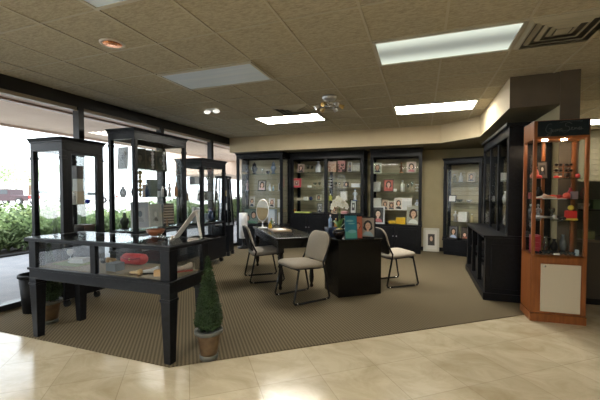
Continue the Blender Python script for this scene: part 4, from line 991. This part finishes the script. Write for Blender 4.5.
goblet(sx(412), YS, zb_, .035, .22, 'tallest clear goblet near the right post of the right back cabinet')
dishes(sx(417), YS, zb_, .045, 3, 'white three tier stand near the right post of the second shelf', PAPER)
boxy(sx(377.5), YS, zc_, .17, .12, .27, 'white upright box at the left of the third shelf in the right back cabinet', col(.55, .56, .55))
frame(sx(385), YS, zc_, .15, .24, 'brown toned portrait right of the white upright box', fm=col(.35, .28, .2), bg=col(.4, .3, .22))
frame(sx(391.5), YS - .05, zc_, .15, .20, 'small square portrait with pale frame on the third shelf', fm=col(.6, .55, .45), bg=col(.3, .2, .15))
frame(sx(398.5), YS, zc_, .18, .28, 'white framed portrait of a person in black on the third shelf', fm=PAPER, bg=col(.5, .45, .38), cloth=col(.02, .02, .02))
boxy(sx(407), YS, zc_, .20, .12, .27, 'pale grey shopping box right of centre on the third shelf', col(.5, .51, .52), lid=col(.6, .6, .6))
figurine(sx(417), YS - .03, zc_, .24, 'white figurine in blue at the right of the third shelf', col(.55, .58, .65), col(.08, .1, .25))
frame(sx(378.5), YS - .12, zd, .30, .40, 'large white framed portrait at the bottom left of the right back cabinet', fm=col(.58, .6, .62), bg=col(.05, .05, .055), b=.028, skin=col(.6, .42, .32), cloth=col(.4, .1, .12))
boxy(sx(392.5), YS, zd, .16, .10, .07, 'small yellow carton at the bottom of the right back cabinet', col(.6, .38, .03))
boxy(sx(401), YS, zd, .20, .12, .14, 'larger bright yellow carton at the bottom of the right back cabinet', col(.7, .42, .02), lid=col(.75, .47, .03))
frame(sx(413.5), YS - .12, zd, .27, .42, 'large photo of a person in white at the bottom right of the right back cabinet', fm=col(.35, .33, .26), bg=col(.3, .3, .25), cloth=col(.62, .64, .62), hair=col(.05, .02, .01), b=.01)

# --- corner cabinet contents (local frame DC)
def onD(a, b): v = DC @ Vector((a, b, 0)); return v.x, v.y
ZD = [.3485, .7235, 1.1435, 1.5735]
x, y = onD(.17, .18); bottle(x, y, ZD[3], .035, .17, 'clear bottle on the top shelf of the corner cabinet', GLASSW)
x, y = onD(.30, .18); bottle(x, y, ZD[3], .04, .2, 'silver bottle on the top shelf of the corner cabinet', SILVER)
x, y = onD(.50, .17); frame(x, y, ZD[3], .15, .20, 'pale framed portrait at the right of the corner cabinet top shelf', fm=col(.55, .45, .35), rz=-21)
x, y = onD(.135, .15); frame(x, y, ZD[2], .16, .15, 'white card with a black border in the corner cabinet', fm=K, bg=PAPER, kind='plain', rz=-21, b=.014)
x, y = onD(.28, .18); bowl(x, y, ZD[2], .07, .06, 'clear glass bowl in the corner cabinet right of the white card', GLASSW, 'glass_bowl')
x, y = onD(.47, .18); bowl(x, y, ZD[2], .06, .05, 'silver bowl on the same corner cabinet shelf as the white card', SILVER)
x, y = onD(.20, .18); figurine(x, y, ZD[1], .23, 'ornate silver figurine left of the white block in the corner cabinet', SILVER)
x, y = onD(.36, .18); boxy(x, y, ZD[1], .17, .13, .21, 'large white cube box in the corner cabinet', PAPER, rz=-21)
x, y = onD(.53, .18); bottle(x, y, ZD[1], .03, .18, 'tan bottle right of the white cube box', col(.5, .42, .25, .2))
x, y = onD(.17, .13); frame(x, y, ZD[0], .19, .28, 'photo of a person in pale blue at the bottom left of the corner cabinet', bg=col(.1, .1, .12), cloth=col(.4, .5, .75), rz=-21)
x, y = onD(.45, .13); frame(x, y, ZD[0], .24, .27, 'dark group portrait at the bottom right of the corner cabinet', kind='faces', bg=col(.06, .04, .03), rz=-21, cloth=col(.3, .08, .05))

# --- hutch contents
def hz(z): return z + .0165
for k, (yy, z, kind, lab, m) in enumerate(((5.2, 1.5, 'd', 'silver domed lamp on the third hutch shelf', None), (5.3, 1.15, 'd', 'amber domed lamp on the lowest hutch shelf', 1), (5.6, 1.82, 'f', 'pale figurine on the top hutch shelf', None), (6.1, 1.5, 'b', 'white box deep on the middle hutch shelf', None), (5.9, 1.15, 'v', 'silver vase deep on the lowest hutch shelf', None), (5.0, 1.15, 'w', 'glass bowl near the end panel of the hutch', None), (5.9, .795, 'v2', 'tall dark vase on the hutch counter inside the glass', None))):
    x = 1.2
    if kind == 'd':
        t = thing('dome_lamp', lab, 'lamp', (x, yy, hz(z)))
        MB().lathe([(.05, 0), (.045, .012), (.008, .02), (.008, .10)], SILVER, 16).build('lamp_base', t)
        MB().lathe([(.075, .10), (.07, .13), (.045, .165), (.005, .18)], mat('lamp shade glass', (.7, .6, .45), .4, emit=(1, .75, .4), es=.25), 20).build('lamp_shade', t)
    elif kind == 'f': figurine(x, yy, hz(z), .18, lab, col(.4, .38, .33))
    elif kind == 'b': boxy(x, yy, hz(z), .12, .12, .14, lab, PAPER)
    elif kind == 'w': bowl(x, yy, hz(z), .07, .07, lab, SILVER)
    else: vase(x, yy, hz(z) + (.0 if kind == 'v' else .007), .05, .2, lab, SILVER if kind == 'v' else col(.05, .05, .06, .2))
for k, (yy, lab) in enumerate(((5.03, 'nearest the orange cabinet'), (5.6, 'in the middle bay'), (6.15, 'in the far bay'))):
    bowl(.755 + .22, yy, .008 + .441, .10, .12, 'dark ribbed basket on the low hutch shelf ' + lab, col(.05, .04, .035), 'basket')
    boxy(.755 + .22, yy, .008 + .111, .26, .3, .18, 'dark storage box under the hutch counter ' + lab, col(.03, .03, .035), 'storage_box', 'box')

# --- orange cabinet contents (x 1.12..1.54, y 4.19..4.45)
def onF(a, b):
    r = math.radians(2); return 1.09 + a * math.cos(r) - b * math.sin(r), 4.16 + a * math.sin(r) + b * math.cos(r)
DR = col(.5, .03, .03); 
def F(a, b): return onF(a, b)
e = .001
x, y = F(.085, .13); cap_hat(x, y, 1.50 + e, .038, 'red cap with dark brim at the left of the top shelf in the orange cabinet', DR)
x, y = F(.085, .22); vase(x, y, 1.50 + e, .035, .13, 'salmon red vase behind the red cap in the orange cabinet', col(.6, .16, .12))
x, y = F(.15, .20); frame(x, y, 1.50 + e, .10, .19, 'dark framed picture with white sketch on the top shelf of the orange cabinet', bg=col(.1, .08, .07), skin=col(.5, .45, .4), kind='mat')
x, y = F(.045, .16); ballm(x, y, 1.50 + e, .028, 'round salmon ornament at the left pane of the orange cabinet', col(.6, .2, .14), 'ornament')
# sunglasses rack
t = thing('sunglasses_rack', 'small wooden sunglasses rack on the top shelf of the orange cabinet', 'rack', (*F(.32, .16), 1.50 + e))
MB().cyl(0, 0, 0, .012, .05, CHERRY).cyl(0, 0, .012, .15, .008, CHERRY).build('stand', t)
MB().box(-.085, .085, -.008, .008, .055, .063, CHERRY).box(-.085, .085, -.008, .008, .115, .123, CHERRY).build('arm', t)
for k in range(4):
    a = -.045 + .09 * (k % 2); zz = .0635 + .06 * (k // 2)
    sunglasses(*F(.32 + a, .15), 1.50 + e + zz, .075, 'dark sunglasses on the %s %s of the wooden rack' % (('lower', 'upper')[k // 2], ('left', 'right')[k % 2]), col(.05, .02, .01), col(.02, .02, .02, .1), 2)
x, y = F(.33, .26); cap_hat(x, y, 1.50 + e, .03, 'pale cap behind the sunglasses rack', col(.6, .45, .35))
x, y = F(.095, .12); shoe(x, y, 1.28 + e, .10, 'white and silver shoe on the second shelf of the orange cabinet', PAPER, DR, 190)
x, y = F(.19, .11); shoe(x, y, 1.28 + e, .13, 'pale orange shoe in the middle of the second shelf', col(.65, .4, .3), PAPER, 15)
x, y = F(.235, .18); cap_hat(x, y, 1.28 + e, .045, 'bright red cap on the second shelf of the orange cabinet', col(.65, .05, .03))
x, y = F(.345, .13); ballm(x, y, 1.28 + e, .034, 'red ball on the second shelf of the orange cabinet', col(.65, .09, .06), 'ball')
x, y = F(.42, .15); boxy(x, y, 1.28 + e, .05, .06, .08, 'mauve grey box at the right of the second shelf', col(.25, .18, .2))
x, y = F(.05, .2); boxy(x, y, 1.28 + e, .05, .08, .07, 'dark red box at the left pane on the second shelf', col(.25, .03, .04))
x, y = F(.15, .14)
t = thing('trophy', 'silver bone shaped trophy lying on the third shelf of the orange cabinet', 'trophy', (x, y, 1.06 + e))
MB().tube([(-.09, 0, .03), (.09, 0, .025)], .012, SILVER).build('handle', t)
for q in (-1, 1): MB().ell((q * .095, 0, .028), (.022, .022, .028), SILVER).build('end_knob', t)
x, y = F(.12, .22); figurine(x, y, 1.06 + e, .16, 'grey figurine behind the silver trophy', col(.25, .26, .28))
x, y = F(.24, .2); goblet(x, y, 1.06 + e, .03, .12, 'clear goblet with white rim on the third shelf of the orange cabinet')
x, y = F(.385, .13)
t = thing('toy_figure', 'red and yellow round headed toy on the third shelf of the orange cabinet', 'toy', (x, y, 1.06 + e))
MB().box(-.05, .05, -.03, .03, .018, .10, col(.6, .02, .02)).build('torso', t, .012); MB().ell((0, 0, .128), (.028, .026, .028), col(.65, .45, .05)).build('head', t); MB().box(-.055, .055, -.032, .032, 0, .018, col(.6, .4, .05)).build('base', t, .003)
zf = .70 + e
for k in range(4):
    x, y = F(.09, .2); boxy(x, y, zf + k * .047, .085, .10, .045, 'pink red folded shirt, %s of the stack at the bottom left' % ('lowest', 'second', 'third', 'topmost')[k], col(.40, .03 + .01 * k, .09), 'folded_shirt', 'shirt')
for k in range(14):
    a = .08 + (k % 5) * .075 + .015 * (k // 5); b = .06 + .06 * (k // 5)
    if b > .15 and a < .15: a += .1
    x, y = F(a, b); sunglasses(x, y, zf, .066, 'dark sunglasses lying on the bottom of the orange cabinet', col(.02, .02, .025, .15), col(.03, .04, .05, .08), random.uniform(-25, 25), group='sunglasses on the cabinet bottom')
for k, (a, lab, h_, m) in enumerate(((.21, 'smoky glass vase left of centre at the bottom rear of the orange cabinet', .17, GLASSW), (.29, 'black urn shaped vase at the bottom rear centre of the orange cabinet', .14, K), (.37, 'pewter vase at the bottom rear right of the orange cabinet', .19, col(.1, .11, .11, .2)))):
    x, y = F(a, .26); vase(x, y, zf, .036, h_, lab, m)
x, y = F(.235, .035); tag(MB().box(-.025, .025, -.006, .006, 0, .018, PAPER).build('price_tag', None, loc=(x, y, zf)), 'small white tag on the bottom ledge of the orange cabinet', 'tag')
x, y = F(.42, .06); boxy(x, y, zf, .03, .03, .06, 'grey blue vial box at the bottom right of the orange cabinet', col(.3, .38, .45))

x, y = F(.40, .25); figurine(x, y, 1.50 + e, .15, 'dark bronze figurine at the rear right of the top shelf in the orange cabinet', col(.05, .03, .025, .2))
x, y = F(.14, .255); vase(x, y, 1.28 + e, .035, .13, 'black vase at the rear left of the second shelf in the orange cabinet', K)
x, y = F(.32, .25); cap_hat(x, y, 1.28 + e, .045, 'dark red cap at the rear of the second shelf in the orange cabinet', col(.35, .02, .02), 40)
x, y = F(.42, .24); vase(x, y, 1.28 + e, .03, .12, 'small crimson vase at the rear right of the second shelf', col(.4, .03, .05))
x, y = F(.06, .25); bottle(x, y, 1.06 + e, .025, .16, 'smoky bottle at the rear left of the third shelf in the orange cabinet', col(.08, .09, .1, .2))
x, y = F(.31, .25); shoe(x, y, 1.06 + e, .12, 'black shoe at the rear of the third shelf in the orange cabinet', K, PAPER, 20)
x, y = F(.30, .1); sunglasses(x, y, 1.06 + e, .075, 'dark sunglasses in front on the third shelf of the orange cabinet', col(.02, .02, .02, .2), col(.03, .03, .04, .1), 5)
for k in range(3):
    x, y = F(.07, .11); boxy(x, y, zf + k * .06, .06, .05, .058, 'crimson carton, %s of the pile before the folded shirts' % ('lowest', 'middle', 'topmost')[k], col(.42, .02, .05), 'carton', 'carton', 5 * k)

x, y = F(.235, .09); cap_hat(x, y, 1.50 + e, .026, 'small scarlet cap in front at the centre of the top shelf in the orange cabinet', col(.6, .04, .03), 10)
x, y = F(.43, .11); ballm(x, y, 1.50 + e, .022, 'small dark red ball at the right of the top shelf in the orange cabinet', col(.4, .03, .03), 'ornament')
x, y = F(.285, .075); shoe(x, y, 1.28 + e, .07, 'small red shoe in front at the right of the second shelf', col(.6, .06, .04), PAPER, 170)
x, y = F(.435, .22); bottle(x, y, 1.06 + e, .022, .14, 'black bottle at the rear right of the third shelf in the orange cabinet', K, SILVER)

# --- hall counter right of the orange cabinet
t = thing('counter', 'dark low counter in the hall at the right edge of the photo', 'counter', (1.75, 4.95, 0))
MB().box(0, 1.4, .02, .5, .08, .76, col(.055, .045, .035, .6)).box(0, 1.4, .05, .5, 0, .08, K).build('body', t, .004)
MB().box(-.02, 1.42, -.02, .52, .76, .79, col(.10, .08, .06, .4)).build('counter_top', t, .004)
t2 = thing('wall_shelf', 'dark open shelf unit standing on the hall counter', 'shelf', (1.78, 5.2, .79))
MB().box(0, 1.3, .2, .22, 0, .7, col(.04, .045, .03)).box(0, .02, 0, .2, 0, .7, K).box(1.28, 1.3, 0, .2, 0, .7, K).build('carcass', t2, .002)
MB().box(.02, 1.28, 0, .2, .33, .35, K).build('shelf_board', t2)
boxy(1.88, 5.06, .7905, .14, .14, .10, 'olive green box on the hall counter', col(.12, .14, .06))
bowl(1.93, 5.30, 1.141, .08, .07, 'pale bowl on the open shelf above the hall counter', col(.35, .33, .28))
boxy(2.08, 5.30, 1.141, .12, .12, .12, 'dark green carton on the open shelf above the hall counter', col(.05, .1, .04))

# ------------------------------------------------------------------ light, sky, camera
W = bpy.data.worlds.new('sky'); S.world = W; W.use_nodes = True
bg = W.node_tree.nodes['Background']; bg.inputs[0].default_value = (.86, .93, 1, 1); bg.inputs[1].default_value = 2.1
s = bpy.data.lights.new('sun', 'SUN'); s.energy = 4.2; s.angle = .01; s.color = (1, .96, .9)
so_ = bpy.data.objects.new('sun', s); C.objects.link(so_)
so_.rotation_euler = Vector((-.55, .35, -1.0)).to_track_quat('-Z', 'Y').to_euler()
cam = bpy.data.cameras.new('camera'); cam.sensor_width = 36; cam.lens = 36 * 340 / 600; cam.shift_y = .0053; cam.clip_end = 600
co = bpy.data.objects.new('camera', cam); C.objects.link(co)
co.location = (0, 0, 1.35); co.rotation_euler = (math.radians(90 - 1.8), 0, math.radians(19.7))
S.camera = co
S.view_settings.view_transform = 'Standard'; S.view_settings.look = 'None'; S.view_settings.gamma = 1
S.view_settings.exposure = 1.25; S.view_settings.use_curve_mapping = False
